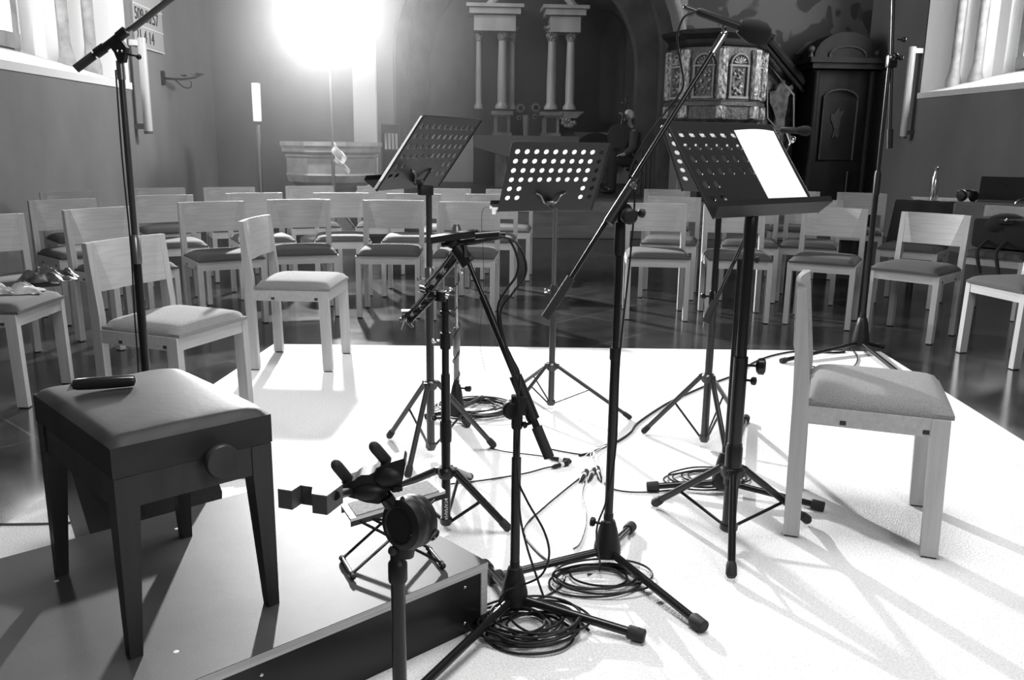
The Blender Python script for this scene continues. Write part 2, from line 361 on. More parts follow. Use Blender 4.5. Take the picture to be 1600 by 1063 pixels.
# ------------------------------------------------------------------ chairs
def build_chair(fab):
    root = bpy.data.objects.new('stacking_chair', None); COL.objects.link(root)
    root['category'] = 'chair'
    for sx in (-1, 1):
        m = MB(); x = sx*(.225-.0175)
        prof = [(.225, .006), (.175, .006), (.1845, .50), (.219, .802), (.245, .802), (.232, .47)]
        m.prism([(x-.0175, y, z) for y, z in prof], (.035, 0, 0)); l = obj('rear_leg', m, WOOD_V, root, False)
        m = MB(); m.box((x, .2, .003), (.026, .042, .006)); obj('felt_glide', m, FOOTPAD, l, False)
        m = MB(); m.prism([(x-.0175, y, z) for y, z in [(-.177, .006), (-.227, .006), (-.215, .44), (-.163, .44)]], (.035, 0, 0)); l = obj('front_leg', m, WOOD_V, root, False)
        m = MB(); m.box((x, -.202, .003), (.026, .042, .006)); obj('felt_glide', m, FOOTPAD, l, False)
        m = MB(); m.box((sx*(.2235-.009), .01, .412), (.018, .36, .056)); a = obj('side_rail', m, WOOD_H, root, False)
        for y in (.08, -.152): m = MB(); m.box((sx*.2238, y, .398), (.003, .018, .013)); obj('joint_slot', m, FOOTPAD, a, False)
    m = MB(); m.box((0, -.204, .412), (.382, .018, .056)); obj('front_rail', m, WOOD_H, root, False)
    m = MB(); m.box((0, .2, .412), (.382, .018, .056)); obj('rear_rail', m, WOOD_H, root, False)
    # upholstered seat
    def top(u, v):
        x = -.222+.444*u; y = -.224+.408*v; a = abs(2*u-1); b = abs(2*v-1)
        e = (max(0, 1-a**7)*max(0, 1-b**7))**.5
        return (x*(1-.02*(1-e)), y, .4415+.012+.036*e+.004*(1-a*a))
    m = MB(); g = m.grid(top, 18, 18); nb = []
    for k in range(18): nb.append(g[k][0])
    for k in range(18): nb.append(g[18][k])
    for k in range(18, 0, -1): nb.append(g[k][18])
    for k in range(18, 0, -1): nb.append(g[0][k])
    low = [m.b.verts.new((v.co.x, v.co.y, .4405)) for v in nb]
    for k in range(len(nb)): m.b.faces.new((nb[k], nb[(k+1) % len(nb)], low[(k+1) % len(nb)], low[k]))
    m.b.faces.new(low)
    obj('seat', m, fab, root)
    # backrest: thick board with a conical hollow on its front
    z0, z1 = .598, .803; K = 1.4
    def fy(z): return .1855+(z-.5)/.3*.0335
    def front(z, x, hw): d = max(0, (hw*hw-x*x)/K); return fy(z)+d
    m = MB(); nz = 10; nx = 16; rows = []
    for j in range(nz+1):
        t = j/nz; z = z0+(z1-z0)*t; hw = .128+(.183-.128)*t
        xs = [-.1895, -hw]+[-hw+2*hw*i/nx for i in range(1, nx)]+[hw, .1895]
        rows.append([m.b.verts.new((x, front(z, x, hw), z)) for x in xs])
    for a, b in zip(rows, rows[1:]):
        for i in range(len(a)-1): m.b.faces.new((a[i], a[i+1], b[i+1], b[i]))
    def by(z, x): return .232+(z-.47)/.33*.012+.012*(1-(x/.19)**2)
    brow = []
    for j in (0, nz):
        z = z0+(z1-z0)*j/nz; brow.append([m.b.verts.new((v.co.x, by(z, v.co.x), z)) for v in rows[j]])
    n = len(rows[0])
    for i in range(n-1):
        m.b.faces.new((brow[0][i], brow[1][i], brow[1][i+1], brow[0][i+1]))
        m.b.faces.new((rows[0][i], brow[0][i], brow[0][i+1], rows[0][i+1]))
        m.b.faces.new((rows[-1][i], rows[-1][i+1], brow[1][i+1], brow[1][i]))
    m.b.faces.new([r[0] for r in rows]+[brow[1][0], brow[0][0]]); m.b.faces.new([r[-1] for r in rows][::-1]+[brow[0][-1], brow[1][-1]])
    o = obj('backrest', m, WOOD_H, root, True)
    o.data.set_sharp_from_angle(angle=radians(9))
    return root
protos = {'d': build_chair(FABRIC), 'l': build_chair(FABRIC_L)}
used = set()
def chair(x, y, rz, label, group=None, k='d', z=FZ):
    p = protos[k]
    if k in used:
        r = p.copy(); COL.objects.link(r)
        for ch in list(p.children):
            c = ch.copy(); COL.objects.link(c); c.parent = r
            for g in ch.children: q = g.copy(); COL.objects.link(q); q.parent = c
    else: r = p; used.add(k)
    r.location = (x, y, z); r.rotation_euler = (0, 0, rz); r['label'] = label
    if group: r['group'] = group
    elif 'group' in r: del r['group']
    return r
G1, G2, G3 = 'chairs in the front row of the audience', 'chairs in the second row of the audience', 'chairs in the third row of the audience'
chair(1.319, 2.644, 1.168, 'pale wooden chair alone on the right of the rug, seen from its side', 'chairs for the players', 'l', .0005)
chair(-1.263, 3.784, 1.149, 'pale wooden chair behind the padded leather stool, a tall stand pole before it', 'chairs for the players', 'l', FZ)
chair(-.907, 4.818, 1.466, 'pale wooden chair turned sideways on the back left corner of the rug', 'chairs for the players', 'l', .0005)
for c in [
 (-2.40, 3.68, 1.5, 'wooden chair cut by the left edge of the photo, only its front legs in view', G1),
 (-2.229, 4.2, 1.53, 'wooden chair at far left holding the near end of the crumpled wrapping', G1),
 (-2.50, 4.80, .78, 'wooden chair at far left with a plain backrest behind the crumpled dark scarf', G1),
 (-2.075, 5.42, .95, 'wooden chair in the front row directly behind the chair crossed by the boom pole', G1),
 (-1.642, 6.022, .522, 'front row chair just left of the sideways chair on the rug', G1),
 (-1.155, 6.33, .26, 'front row chair partly hidden behind the sideways chair on the rug', G1),
 (-.525, 6.327, -.03, 'front row chair whose right side is crossed by the grey stand pole', G1),
 (.02, 6.214, -.115, 'front row chair behind the flat black microphone, just left of the aisle', G1),
 (1.409, 6.256, -.144, 'front row chair first to the right of the central aisle', G1),
 (1.976, 6.182, -.162, 'front row chair behind the stand pole under the desk with white sheet', G1),
 (2.569, 5.999, -.538, 'front row chair behind the top of the big pale chair on the right', G1),
 (3.013, 5.584, -.845, 'front row chair with bright backrest just right of the tall boom stand', G1),
 (3.316, 4.9, -1.378, 'front row chair cut by the right edge, only its seat and legs in view', G1),
 (-2.638, 6.133, .778, 'second row chair at far left, partly hidden by the leftmost backrests', G2),
 (-2.201, 6.684, .499, 'second row chair showing between the tall left stand pole and the front row', G2),
 (-1.618, 7.094, .416, 'second row chair visible between the third row and the sideways chair', G2),
 (-.992, 7.218, .149, 'second row chair visible in the gap left of the slanting grey music stand', G2),
 (-.424, 7.196, -.045, 'second row chair behind the grey stand pole', G2),
 (.212, 7.227, -.122, 'second row chair at the left side of the aisle, under the white clip', G2),
 (1.716, 7.137, -.303, 'second row chair first to the right of the aisle, behind the boom pole', G2),
 (2.347, 7.014, -.304, 'second row chair hidden behind the desk with white sheet', G2),
 (2.822, 6.945, -.424, 'second row chair right of the desk with white sheet', G2),
 (3.613, 6.786, -.70, 'second row chair draped with a black jacket near the tall boom stand', G2),
 (4.055, 6.328, -.86, 'second row chair holding the black bag in front of the laptop', G2),
 (-3.015, 7.057, .633, 'third row chair farthest left, near the left wall', G3),
 (-2.564, 7.703, .538, 'third row chair just right of the tall left stand pole', G3),
 (-2.042, 7.94, .399, 'third row chair standing left of the stone font', G3),
 (-1.408, 8.311, .287, 'third row chair in front of the left part of the stone font', G3),
 (-.791, 8.396, .066, 'third row chair in front of the right part of the stone font', G3),
 (-.136, 8.069, .078, 'third row chair behind the grey stand pole', G3),
 (.406, 8.081, -.132, 'third row chair next to the aisle behind the black perforated desk', G3),
 (1.955, 8.349, -.221, 'third row chair first to the right of the aisle', G3),
 (3.198, 8.312, -.382, 'third row chair showing behind the right edge of the desk with white sheet', G3),
 (3.75, 8.103, -.462, 'third row chair left of the tall boom stand, below the dark carved cabinet', G3)]:
    chair(*c)

# ------------------------------------------------------------------ piano stool
SA = radians(40.3); sc0 = Vector((-.711, 1.922, PH))
stool = thing('piano_stool', 'dark leather topped adjustable piano stool standing on the platform', 'stool', tuple(sc0), rz=SA, local=True)
hw, hd = .172, .252
def rounded_top(w, d, z0, z1, n=26):
    m = MB()
    def f(u, v):
        a, b = 2*u-1, 2*v-1; X = a*w; Y = b*d
        ed = lambda t: (max(0, 1-abs(t)**10))**.5
        e = ed(a)*ed(b)
        cr = .010*(1-a*a)*(1-b*b)
        pl = .004*sin(9*a+3*b*b)*max(0, abs(b)-.8)*e*3
        return (X*(1-.012*(1-e)), Y*(1-.012*(1-e)), z0+(z1-z0)*.78+(z1-z0)*.22*e+cr+pl)
    g = m.grid(f, n, n); nb = [g[k][0] for k in range(n)]+[g[n][k] for k in range(n)]+[g[k][n] for k in range(n, 0, -1)]+[g[0][k] for k in range(n, 0, -1)]
    low = [m.b.verts.new((v.co.x, v.co.y, z0)) for v in nb]
    for k in range(len(nb)): m.b.faces.new((nb[k], nb[(k+1) % len(nb)], low[(k+1) % len(nb)], low[k]))
    m.b.faces.new(low); return m
obj('cushion', rounded_top(hw, hd, .393, .474), LEATHER, stool)
m = MB(); m.box((0, -hd+.016, .358), (2*hw-.05, .018, .066)); m.box((0, hd-.016, .358), (2*hw-.05, .018, .066))
m.box((-hw+.016, 0, .358), (.018, 2*hd-.05, .066)); m.box((hw-.016, 0, .358), (.018, 2*hd-.05, .066)); obj('apron', m, DARKWOOD, stool, False)
for sx in (-1, 1):
    for sy in (-1, 1):
        m = MB(); t, b = .046, .026; xo, yo = sx*(hw-.004), sy*(hd-.004)
        lo = [(xo, yo), (xo-sx*b, yo), (xo-sx*b, yo-sy*b), (xo, yo-sy*b)]; hi = [(xo, yo), (xo-sx*t, yo), (xo-sx*t, yo-sy*t), (xo, yo-sy*t)]
        A = [m.b.verts.new((x, y, 0)) for x, y in lo]; B = [m.b.verts.new((x, y, .325)) for x, y in hi]; Cc = [m.b.verts.new((x, y, .3915)) for x, y in hi]
        m.b.faces.new(A); m.b.faces.new(Cc)
        for P, Q in ((A, B), (B, Cc)):
            for i in range(4): m.b.faces.new((P[i], P[(i+1) % 4], Q[(i+1) % 4], Q[i]))
        obj('leg', m, DARKWOOD, stool, False)
m = MB(); m.lathe((.035, -hd+.002, .392), [(.013, 0), (.013, .022), (.022, .024), (.034, .028), (.036, .032), (.036, .042), (.0335, .0455), (.012, .044), (.002, .043)], (0, -1, 0), 32)
obj('height_knob', m, DARKWOOD, stool)
# case on the stool
a, b = gz(112, 607, .668), gz(213, 600, .668); zt = PH+.474+.012
a.z = b.z = zt+.012; cm = MB(); pts = [a+(b-a)*t for t in (0, .03, .1, .3, .6, .9, .97, 1)]
cm.path(pts, [.004, .011, .0135, .0145, .0145, .0135, .012, .004], 12)
cs = thing('small_case', 'slim shiny black case lying on the leather stool', 'case', tuple(a))
obj('case_body', cm, mat('glossy_black_vinyl', .015, .18, coat=.6), cs)
d_ = (b-a).normalized(); m = MB(); m.prism([a+Vector((0, 0, .004)), a-d_*.012+Vector((.004, -.004, -.012)), a+d_*.006+Vector((0, 0, -.011))], (0, -.003, 0)); obj('pull_tab', m, CHROME, cs)

# ------------------------------------------------------------------ stands
def rubber(foot, frm, parent, r=.012):
    foot = Vector(foot); d = (Vector(frm)-foot).normalized()
    m = MB(); m.path([foot-d*.004, foot+d*.004, foot+d*.03, foot+d*.04], [r*.75, r*1.05, r, r*.85], 12); return obj('rubber_foot', m, RUBBER, parent)
def fix(v, z): return Vector((v[0], v[1], z))
def knob(parent, c, d, m1=None, r=.011, L=.028):
    m = MB(); d = Vector(d).normalized(); m.lathe(c, [(.004, 0), (.004, L*.5), (r*.7, L*.55), (r, L*.7), (r, L), (r*.6, L*1.1)], d, 12)
    return obj('knob', m, m1 or BLACKP, parent)
def tripod(root, base, feet, zhub, zbot, mt, rleg=.0085, rp=.014, foot_r=.012, brace=.45, chrome_legs=False):
    base = Vector((base[0], base[1], 0))
    m = MB(); h = fix(base, zhub); m.lathe(h+Vector((0, 0, -.02)), [(rp*1.5, 0), (rp*1.8, .01), (rp*1.8, .028), (rp*1.3, .035)], n=14)
    hub = obj('hub', m, mt, root)
    m = MB(); lo = fix(base, zbot); m.lathe(lo, [(rp*1.1, 0), (rp*1.35, .006), (rp*1.35, .022), (rp, .025)], n=14); cl = obj('lower_collar', m, mt, root)
    for ft in feet:
        ft = Vector(ft); dr = fix(ft-base, 0).normalized(); a = h+dr*rp*2.0; e = fix(ft, foot_r)
        m = MB(); m.tube(a, e, rleg); m.box(h+dr*rp*1.6, (.022, rleg*2.6, .022), atan2(dr.y, dr.x), .002)
        lg = obj('leg', m, mt, root); rubber(e, a, lg, foot_r)
        m = MB(); p = a+(e-a)*brace; m.path([lo+dr*rp*1.2+Vector((0, 0, .012)), p], rleg*.45, 8); m.ball(p, rleg*.9, 8); obj('brace', m, mt, root)
    return hub
def basis_desk(c, yaw, tilt):
    R = Vector((cos(yaw), sin(yaw), 0)); B = Vector((-sin(yaw), cos(yaw), 0)); U = B*sin(tilt)+Vector((0, 0, 1))*cos(tilt); N = R.cross(U)
    return Vector(c), R, U, N
def desk(root, c, yaw, tilt, w, l, front, mt=None, lip=.05):
    """perforated music desk; front=+1 when the sheet side is along R x U = away from the viewer side (N)"""
    c, R, U, N = basis_desk(c, yaw, tilt); N = N*front
    P = lambda x, y, n=0.: c+R*x+U*y+N*n
    m = MB(); th = .003; nx, ny = 10, 6; cw = (w-.02)/nx; chh = (l*.80)/ny; r = min(cw, chh)*.27; x0 = -cw*nx/2; y1 = l/2-.022
    K = 16
    def cell(x, y, hx, hy, hole):
        cx, cy = x+hx/2, y+hy/2
        sq = []
        for i in range(K):
            a = 2*pi*(i+.5)/K; dx, dy = cos(a), sin(a); t = min(hx/2/abs(dx), hy/2/abs(dy)); sq.append((cx+dx*t, cy+dy*t))
        cor = [(x+hx, y+hy), (x, y+hy), (x, y), (x+hx, y)]
        for n in (-th/2, th/2):
            if not hole: m.quad(*[P(*q, n) for q in cor]); continue
            ho = [(cx+r*cos(2*pi*(i+.5)/K), cy+r*sin(2*pi*(i+.5)/K)) for i in range(K)]
            V = [m.b.verts.new(P(*q, n)) for q in sq]; Hh = [m.b.verts.new(P(*q, n)) for q in ho]
            for i in range(K):
                j = (i+1) % K; m.b.faces.new((V[i], V[j], Hh[j], Hh[i]))
            for ci, (q, i) in enumerate(zip(cor, (1, 5, 9, 13))):
                m.b.faces.new((V[i], m.b.verts.new(P(*q, n)), V[(i+1) % K]))
        if hole:
            for i in range(K):
                j = (i+1) % K
                m.quad(P(*ho[i], -th/2), P(*ho[j], -th/2), P(*ho[j], th/2), P(*ho[i], th/2))
    for i in range(nx):
        for j in range(ny):
            cell(x0+i*cw, y1-(j+1)*chh, cw, chh, not (j >= 4 and 2 <= i <= 7))
    yb = y1-ny*chh
    def slab(xa, xb, ya, yc): m.prism([P(xa, ya, -th/2), P(xb, ya, -th/2), P(xb, yc, -th/2), P(xa, yc, -th/2)], N*th)
    slab(-w/2, w/2, y1, l/2); slab(-w/2, w/2, -l/2, yb); slab(-w/2, x0, yb, y1); slab(x0+cw*nx, w/2, yb, y1)
    # folded rims
    m.path([P(-w/2, -l/2, -.002), P(-w/2, l/2-.006, -.002), P(-w/2+.006, l/2, -.002), P(w/2-.006, l/2, -.002), P(w/2, l/2-.006, -.002), P(w/2, -l/2, -.002)], .0036, 8)
    dk = obj('desk', m, mt or DESKM, root, False)
    m = MB(); m.prism([P(-w/2, -l/2, -.001), P(-w/2, -l/2+.001, .0), P(-w/2-.022, -l/2+.012, lip), P(-w/2-.022, -l/2+.010, lip)], R*(.001))
    a = [P(-w/2, -l/2, 0), P(w/2, -l/2, 0), P(w/2+.02, -l/2+.008, lip), P(-w/2-.02, -l/2+.008, lip)]
    m.prism(a, U*.0018)
    m.prism([P(-w/2-.02, -l/2+.008, lip), P(w/2+.02, -l/2+.008, lip), P(w/2+.02, -l/2+.026, lip+.003), P(-w/2-.02, -l/2+.026, lip+.003)], N*.0015)
    obj('ledge', m, mt or DESKM, root, False)
    return P
def bracket(root, P, n, mt, top):
    """Y-shaped arms behind the desk and the tilt joint on the pole top"""
    top = Vector(top); m = MB()
    for s in (-1, 1):
        m.path(smoothpts([P(s*.075, -.075, n*.004), P(s*.05, -.085, n*.012), P(s*.03, -.115, n*.02), P(s*.012, -.12, n*.02)], 4), .0045, 8)
    m.box(P(0, -.12, n*.02), (.035, .035, .02), 0, .003)
    m.tube(top, P(0, -.125, n*.02), .009)
    return obj('tilt_bracket', m, mt, root)
def pole(root, name, base, z0, z1, r, mt, n=18):
    m = MB(); m.tube(fix(base, z0), fix(base, z1), r, n=n); return obj(name, m, mt, root)

# -- A: grey music stand on the left, desk steeply turned, seen from behind
GA = 'music stands round the microphones'
A = thing('music_stand', 'dark grey music stand with empty slanting perforated desk, left of the microphones', 'music stand', (-.128, 3.27, 0), GA)
pole(A, 'lower_pole', (-.128, 3.27), .03, .72, .0155, DARKSTEEL); pole(A, 'upper_pole', (-.128, 3.27), .7, 1.055, .0115, DARKSTEEL)
m = MB(); m.lathe((-.128, 3.27, .70), [(.019, 0), (.019, .05), (.014, .06)]); obj('collar', m, STEEL, A); knob(A, (-.144, 3.26, .715), (-1, -.3, 0), STEEL)
tripod(A, (-.128, 3.27, 0), [gz(608, 687), gz(772, 702), gz(637, 750), ], .30, .035, DARKSTEEL, .0105, .0155, .014)
PA = desk(A, (-.119, 3.314, 1.178), 1.10, -.643, .46, .325, -1); bracket(A, PA, -1, DARKSTEEL, (-.128, 3.27, 1.03))
m = MB(); m.prism([PA(-.247, -.158, .004), PA(-.225, -.158, .004), PA(-.225, .157, .004), PA(-.238, .157, .004)], (PA(0, 0, 1)-PA(0, 0, 0))*.0006); obj('edge_highlight', m, PAPER, A, False)  # translucent strip added as the bright highlight along the desk's left edge
m = MB(); m.box((-.14, 3.262, 1.045), (.05, .04, .035), .4, .004); obj('tilt_joint', m, BLACKP, A)
# -- B: middle music stand
Bp = (.412, 3.90)
B = thing('music_stand', 'black music stand in the middle, white sheet showing through its rows of holes', 'music stand', (*Bp, 0), GA)
pole(B, 'lower_pole', Bp, .02, .56, .0145, DARKSTEEL); pole(B, 'upper_pole', Bp, .55, .94, .0105, STEEL)
m = MB(); m.lathe((*Bp, .54), [(.017, 0), (.018, .04), (.013, .05)]); obj('collar', m, DARKSTEEL, B); knob(B, (Bp[0]-.012, Bp[1], .565), (-1, -.1, 0), CHROME, .012, .03)
tripod(B, (*Bp, 0), [gz(985, 657), gz(812, 610)+Vector((-.02, 0, 0)), gz(800, 645)], .21, .02, DARKSTEEL, .0085, .0145, .011)
PB = desk(B, (.405, 3.93, 1.072), .367, -.461, .48, .34, -1); bracket(B, PB, -1, STEEL, (*Bp, .93))
PAPER_O = mat('opaque_white_paper', .93, .7)
def sheet(name, P, x0, x1, y0, y1, n, label, curl=.006, group=None, mt=None):
    m = MB(); m.grid(lambda u, v: P(x0+(x1-x0)*u, y0+(y1-y0)*v, n+curl*(v**3)*(.3+.7*sin(3*u))), 10, 10)
    m.b.normal_update(); bmesh.ops.solidify(m.b, geom=m.b.faces[:], thickness=.0015)
    return solo(name, m, mt or PAPER, label, 'sheet music', group, False)
sheet('music_sheet', PB, -.235, .195, -.15, .135, .004, 'white sheet standing on the far side of the middle perforated desk', .001)
# clip with cable on the corner of B's desk
cp = PB(-.24, -.165, -.004); m = MB(); m.box(cp+Vector((-.012, 0, .01)), (.04, .012, .012), .5, .003); m.box(cp+Vector((-.02, 0, -.004)), (.016, .012, .022), .2, .003); m.ball(cp+Vector((-.035, 0, .015)), .006)
solo('cable_clip', m, PAPER, 'small white clip at the lower left corner of the middle desk', 'clip')
m = MB(); q = cp+Vector((-.035, 0, .014)); m.path(smoothpts([q, q+Vector((-.03, 0, -.004)), q+Vector((-.04, .005, -.06)), q+Vector((-.032, .01, -.2)), q+Vector((-.03, .0, -.38)), q+Vector((-.045, 0, -.6)), q+Vector((-.02, 0, -.75))]), .0012, 6)
solo('thin_cable', m, BLACKP, 'thin dark cable hanging from the white clip on the middle desk', 'cable')
# -- C: large stand right, desk towards camera with sheet
Cp = (.837, 2.50)
Cs = thing('music_stand', 'tall black music stand facing the camera with a bright white sheet on its desk', 'music stand', (*Cp, 0), GA)
pole(Cs, 'lower_pole', Cp, .05, .60, .0215, BLACKM); pole(Cs, 'upper_pole', Cp, .58, .96, .0165, BLACKM)
m = MB(); m.lathe((*Cp, .93), [(.019, 0), (.02, .05), (.02, .12), (.014, .13)]); obj('swivel_collar', m, BLACKM, Cs)
m = MB(); m.lathe((*Cp, .19), [(.026, 0), (.026, .12), (.0235, .13), (.0235, .135)]); obj('hub_sleeve', m, BLACKM, Cs)
knob(Cs, (Cp[0]+.018, Cp[1]-.005, .575), (1, -.4, 0), BLACKM, .026, .05); knob(Cs, (Cp[0]+.015, Cp[1]-.01, .53), (1, -.6, 0), BLACKM, .013, .03)
tripod(Cs, (*Cp, 0), [gz(1022, 793), gz(1142, 908), gz(1262, 820)], .235, .035, BLACKM, .0115, .021, .0155, .62)
PCd = desk(Cs, (.835, 2.585, 1.155), .565, .66, .47, .33, 1, lip=.045); bracket(Cs, PCd, -1, BLACKM, (*Cp, 1.04))
sheet('music_sheet', PCd, .03, .215, -.158, .135, .004, 'bright white sheet leaning on the right half of the desk facing the camera', .012, None, PAPER_O)
# -- D: stand behind C
Dp = (.995, 3.36)
D = thing('music_stand', 'dark music stand standing behind the stand with the white sheet, half hidden', 'music stand', (*Dp, 0), GA)
pole(D, 'lower_pole', Dp, .025, .62, .0155, DARKSTEEL); pole(D, 'upper_pole', Dp, .6, 1.04, .012, BLACKM)
m = MB(); m.lathe((*Dp, .6), [(.018, 0), (.018, .05), (.013, .06)]); obj('collar', m, BLACKM, D); knob(D, (Dp[0]-.015, Dp[1], .635), (-1, -.2, 0), BLACKM, .012, .035)
tripod(D, (*Dp, 0), [gz(1005, 679), gz(1136, 722), gz(1152, 655)], .30, .03, DARKSTEEL, .0105, .0155, .013)
PD = desk(D, (1.009, 3.38, 1.165), -.75, -.65, .46, .325, -1); bracket(D, PD, -1, BLACKM, (*Dp, 1.03))
sheet('music_sheet', PD, -.225, .2, -.13, .12, .004, 'white sheet showing through the holes of the half hidden desk', .001)

# -- boom microphone stands
def cone_base(root, base, feet, h=.13, r=.04, rl=.0115, mt=None, z=0., foot=.018):
    base = Vector(base); mt = mt or BLACKM
    m = MB(); m.lathe(fix(base, z+.035), [(r*.92, 0), (r, .008), (r*.98, .03), (r*.7, h*.62), (r*.5, h*.84), (r*.36, h*.87), (r*.36, h)], n=24); obj('cone_hub', m, BLACKP, root)
    for ft in feet:
        ft = Vector(ft); dr = fix(ft-base, 0).normalized(); a = fix(base, z+.05)+dr*r*.3; e = fix(ft, z+foot)
        m = MB(); m.tube(a, e-(e-a).normalized()*.01, rl); l = obj('leg', m, mt, root)
        d = (a-e).normalized(); m = MB(); m.path([e-d*.012, e-d*.009, e+d*.028, e+d*.033], [foot*.8, foot, foot, foot*.85], 16); obj('rubber_foot', m, RUBBER, l)
def microphone(parent_label, c, d, L, r, foam=None, mt=None, root=None):
    """pencil or foam-capped microphone; its own thing"""
    c = Vector(c); d = Vector(d).normalized()
    t = thing('microphone', parent_label, 'microphone', tuple(c))
    m = MB(); m.path([c-d*L*.5, c-d*L*.42, c+d*L*.3, c+d*L*.5], [r*.7, r, r, r*.95], 14); obj('mic_body', m, mt or BLACKP, t)
    m = MB(); m.path([c-d*L*.5, c-d*(L*.5+.03)], r*.7, 12); m.ball(c-d*(L*.5+.03), r*.6); obj('cable_plug', m, DARKSTEEL, t)
    if foam:
        f0 = c+d*L*.5; m = MB(); m.path([f0-d*.015, f0-d*.005, f0+d*foam*.8, f0+d*foam*1.6, f0+d*foam*2.1, f0+d*foam*2.3], [foam*.55, foam*.72, foam, foam*.98, foam*.72, foam*.3], 20); obj('foam_windscreen', m, mat('black_foam', .01, 1.), t)
    return t
GB = 'microphone stands on the rug'
# E
Ep = (.425, 2.345)
Es = thing('boom_microphone_stand', 'tall black boom stand in the middle right holding the foam capped microphone', 'microphone stand', (*Ep, 0), GB)
cone_base(Es, (*Ep, 0), [gz(1095, 987), gz(985, 832), gz(768, 912)])
knob(Es, (Ep[0]-.02, Ep[1]+.01, .13), (-1, .3, .1), BLACKP, .014, .03)
et = gy(978, 330, Ep[1])
pole(Es, 'lower_pole', Ep, .1, .66, .0125, BLACKM); pole(Es, 'upper_pole', Ep, .64, et.z, .0095, BLACKM)
m = MB(); m.lathe((*Ep, .63), [(.0145, 0), (.0155, .004), (.0155, .03), (.0145, .035)]); m.lathe((*Ep, et.z-.12), [(.014, 0), (.016, .02), (.014, .09)]); obj('collar', m, BLACKP, Es)
b0, b1 = gy(862, 483, Ep[1]-.03), gy(1122, 68, Ep[1]+.06)
m = MB(); m.tube(b0, b1, .0065); obj('boom_arm', m, BLACKM, Es)
bd = (b1-b0).normalized()
m = MB(); q = gy(852, 497, Ep[1]-.03); m.path([q, b0+bd*.10], [.0125, .0125], 14); obj('counterweight', m, RUBBER, Es)
s0, s1 = gy(960, 333, Ep[1]-.02), gy(988, 290, Ep[1]-.0)
m = MB(); m.tube(s0+bd*-.03, s1+bd*.02, .0145); m.lathe(et+Vector((0, -.02, -.01)), [(.018, 0), (.021, .008), (.021, .04), (.015, .045)], (0, -1, 0), 20); m.ball(et, .02); obj('boom_clutch', m, BLACKP, Es)
m = MB(); m.lathe(s1+Vector((0, -.013, .0)), [(.008, 0), (.010, .003), (.008, .008)], (0, -1, 0), 16); obj('clutch_screw', m, CHROME, Es)
knob(Es, et+Vector((.015, 0, -.0)), (1, 0, -.2), BLACKP, .012, .035)
m = MB(); m.tube(b1-bd*.03, b1+bd*.035, .010); m.path([b1+bd*.03, gy(1131, 50, b1.y), gy(1128, 36, b1.y)], .004, 8); m.ball(gy(1131, 52, b1.y), .008); obj('mic_clip', m, CHROME, Es)
ma, mb_ = gy(1088, 17, b1.y), gy(1163, 44, b1.y); md = (mb_-ma).normalized()
microphone('black microphone with round foam windscreen at the top of the tall boom', (ma+mb_)/2, md, (mb_-ma).length, .0115, .032)
# cable along E's boom
def wire(pts, r, label, name='microphone_cable', mt=None, group=None, k=6, cat='cable'):
    m = MB(); m.path(smoothpts(pts, k), r, 8); return solo(name, m, mt or BLACKP, label, cat, group)
Y = b1.y-.015
wire([gy(x, y, Y+(0 if y < 200 else -.02-.0003*(y-200))) for x, y in [(1087, 18), (1068, 28), (1058, 60), (1064, 100), (1068, 130), (1060, 150), (1040, 175), (1010, 215), (985, 268), (992, 300), (985, 400), (968, 560), (962, 700), (948, 780), (932, 830)]]+[Vector((.40, 2.31, .006)), Vector((.36, 2.28, .006))], .0028,
     'black cable running down the tall boom from the foam capped microphone')
# F
Fp = (.135, 2.08)
Fs = thing('boom_microphone_stand', 'nearest black boom stand in the middle, its short boom leaning left to the flat microphone', 'microphone stand', (*Fp, 0), GB)
cone_base(Fs, (*Fp, 0), [gz(1000, 1003), gz(560, 1180), gz(758, 893)], h=.12, r=.036)
ft = gy(800, 640, Fp[1])
pole(Fs, 'lower_pole', Fp, .1, .44, .0125, BLACKM); pole(Fs, 'upper_pole', Fp, .42, ft.z, .0095, BLACKM)
m = MB(); m.lathe((*Fp, ft.z-.05), [(.013, 0), (.0145, .005), (.0145, .05)]); m.lathe(ft+Vector((0, .014, .0)), [(.018, 0), (.024, .006), (.024, .024), (.018, .03)], (0, -1, 0), 24); obj('boom_clutch', m, BLACKP, Fs)
f0, f1 = gy(858, 715, Fp[1]-.02), gy(730, 405, Fp[1]+.06); fd = (f1-f0).normalized()
m = MB(); m.tube(f0, f0+fd*.44, .0095); m.tube(f0+fd*.40, f1, .006); obj('boom_arm', m, BLACKM, Fs)
m = MB(); m.tube(f0, f0+fd*.085, .014); obj('counterweight', m, RUBBER, Fs)
m = MB(); c_ = f0+fd*.155; m.path([f0+fd*.105, c_+fd*.07], [.017, .017], 10); m.box(ft+Vector((.018, 0, .012)), (.04, .028, .05), 0, .004); obj('boom_sleeve', m, BLACKP, Fs)
knob(Fs, f0+fd*.095+Vector((-.01, 0, 0)), (-1, 0, -.3), BLACKP, .009, .02)
hd_ = gy(722, 392, Fp[1]+.06); m = MB(); m.path([f1-fd*.01, gy(712, 385, hd_.y)], [.021, .017], 14); m.ball(gy(708, 378, hd_.y), .018); obj('swivel_head', m, BLACKP, Fs)
m = MB(); m.box(gy(728, 392, hd_.y-.02), (.008, .01, .03)); m.lathe(gy(736, 402, hd_.y-.02), [(.005, 0), (.006, .01)], (0, -1, 0), 10); obj('clamp_screw', m, CHROME, Fs)
y_ = hd_.y; qa, qb = gy(673, 376, y_-.03), gy(742, 366, y_-.02)
t = thing('microphone', 'flat black microphone mounted level on the short leaning boom', 'microphone', tuple(qa))
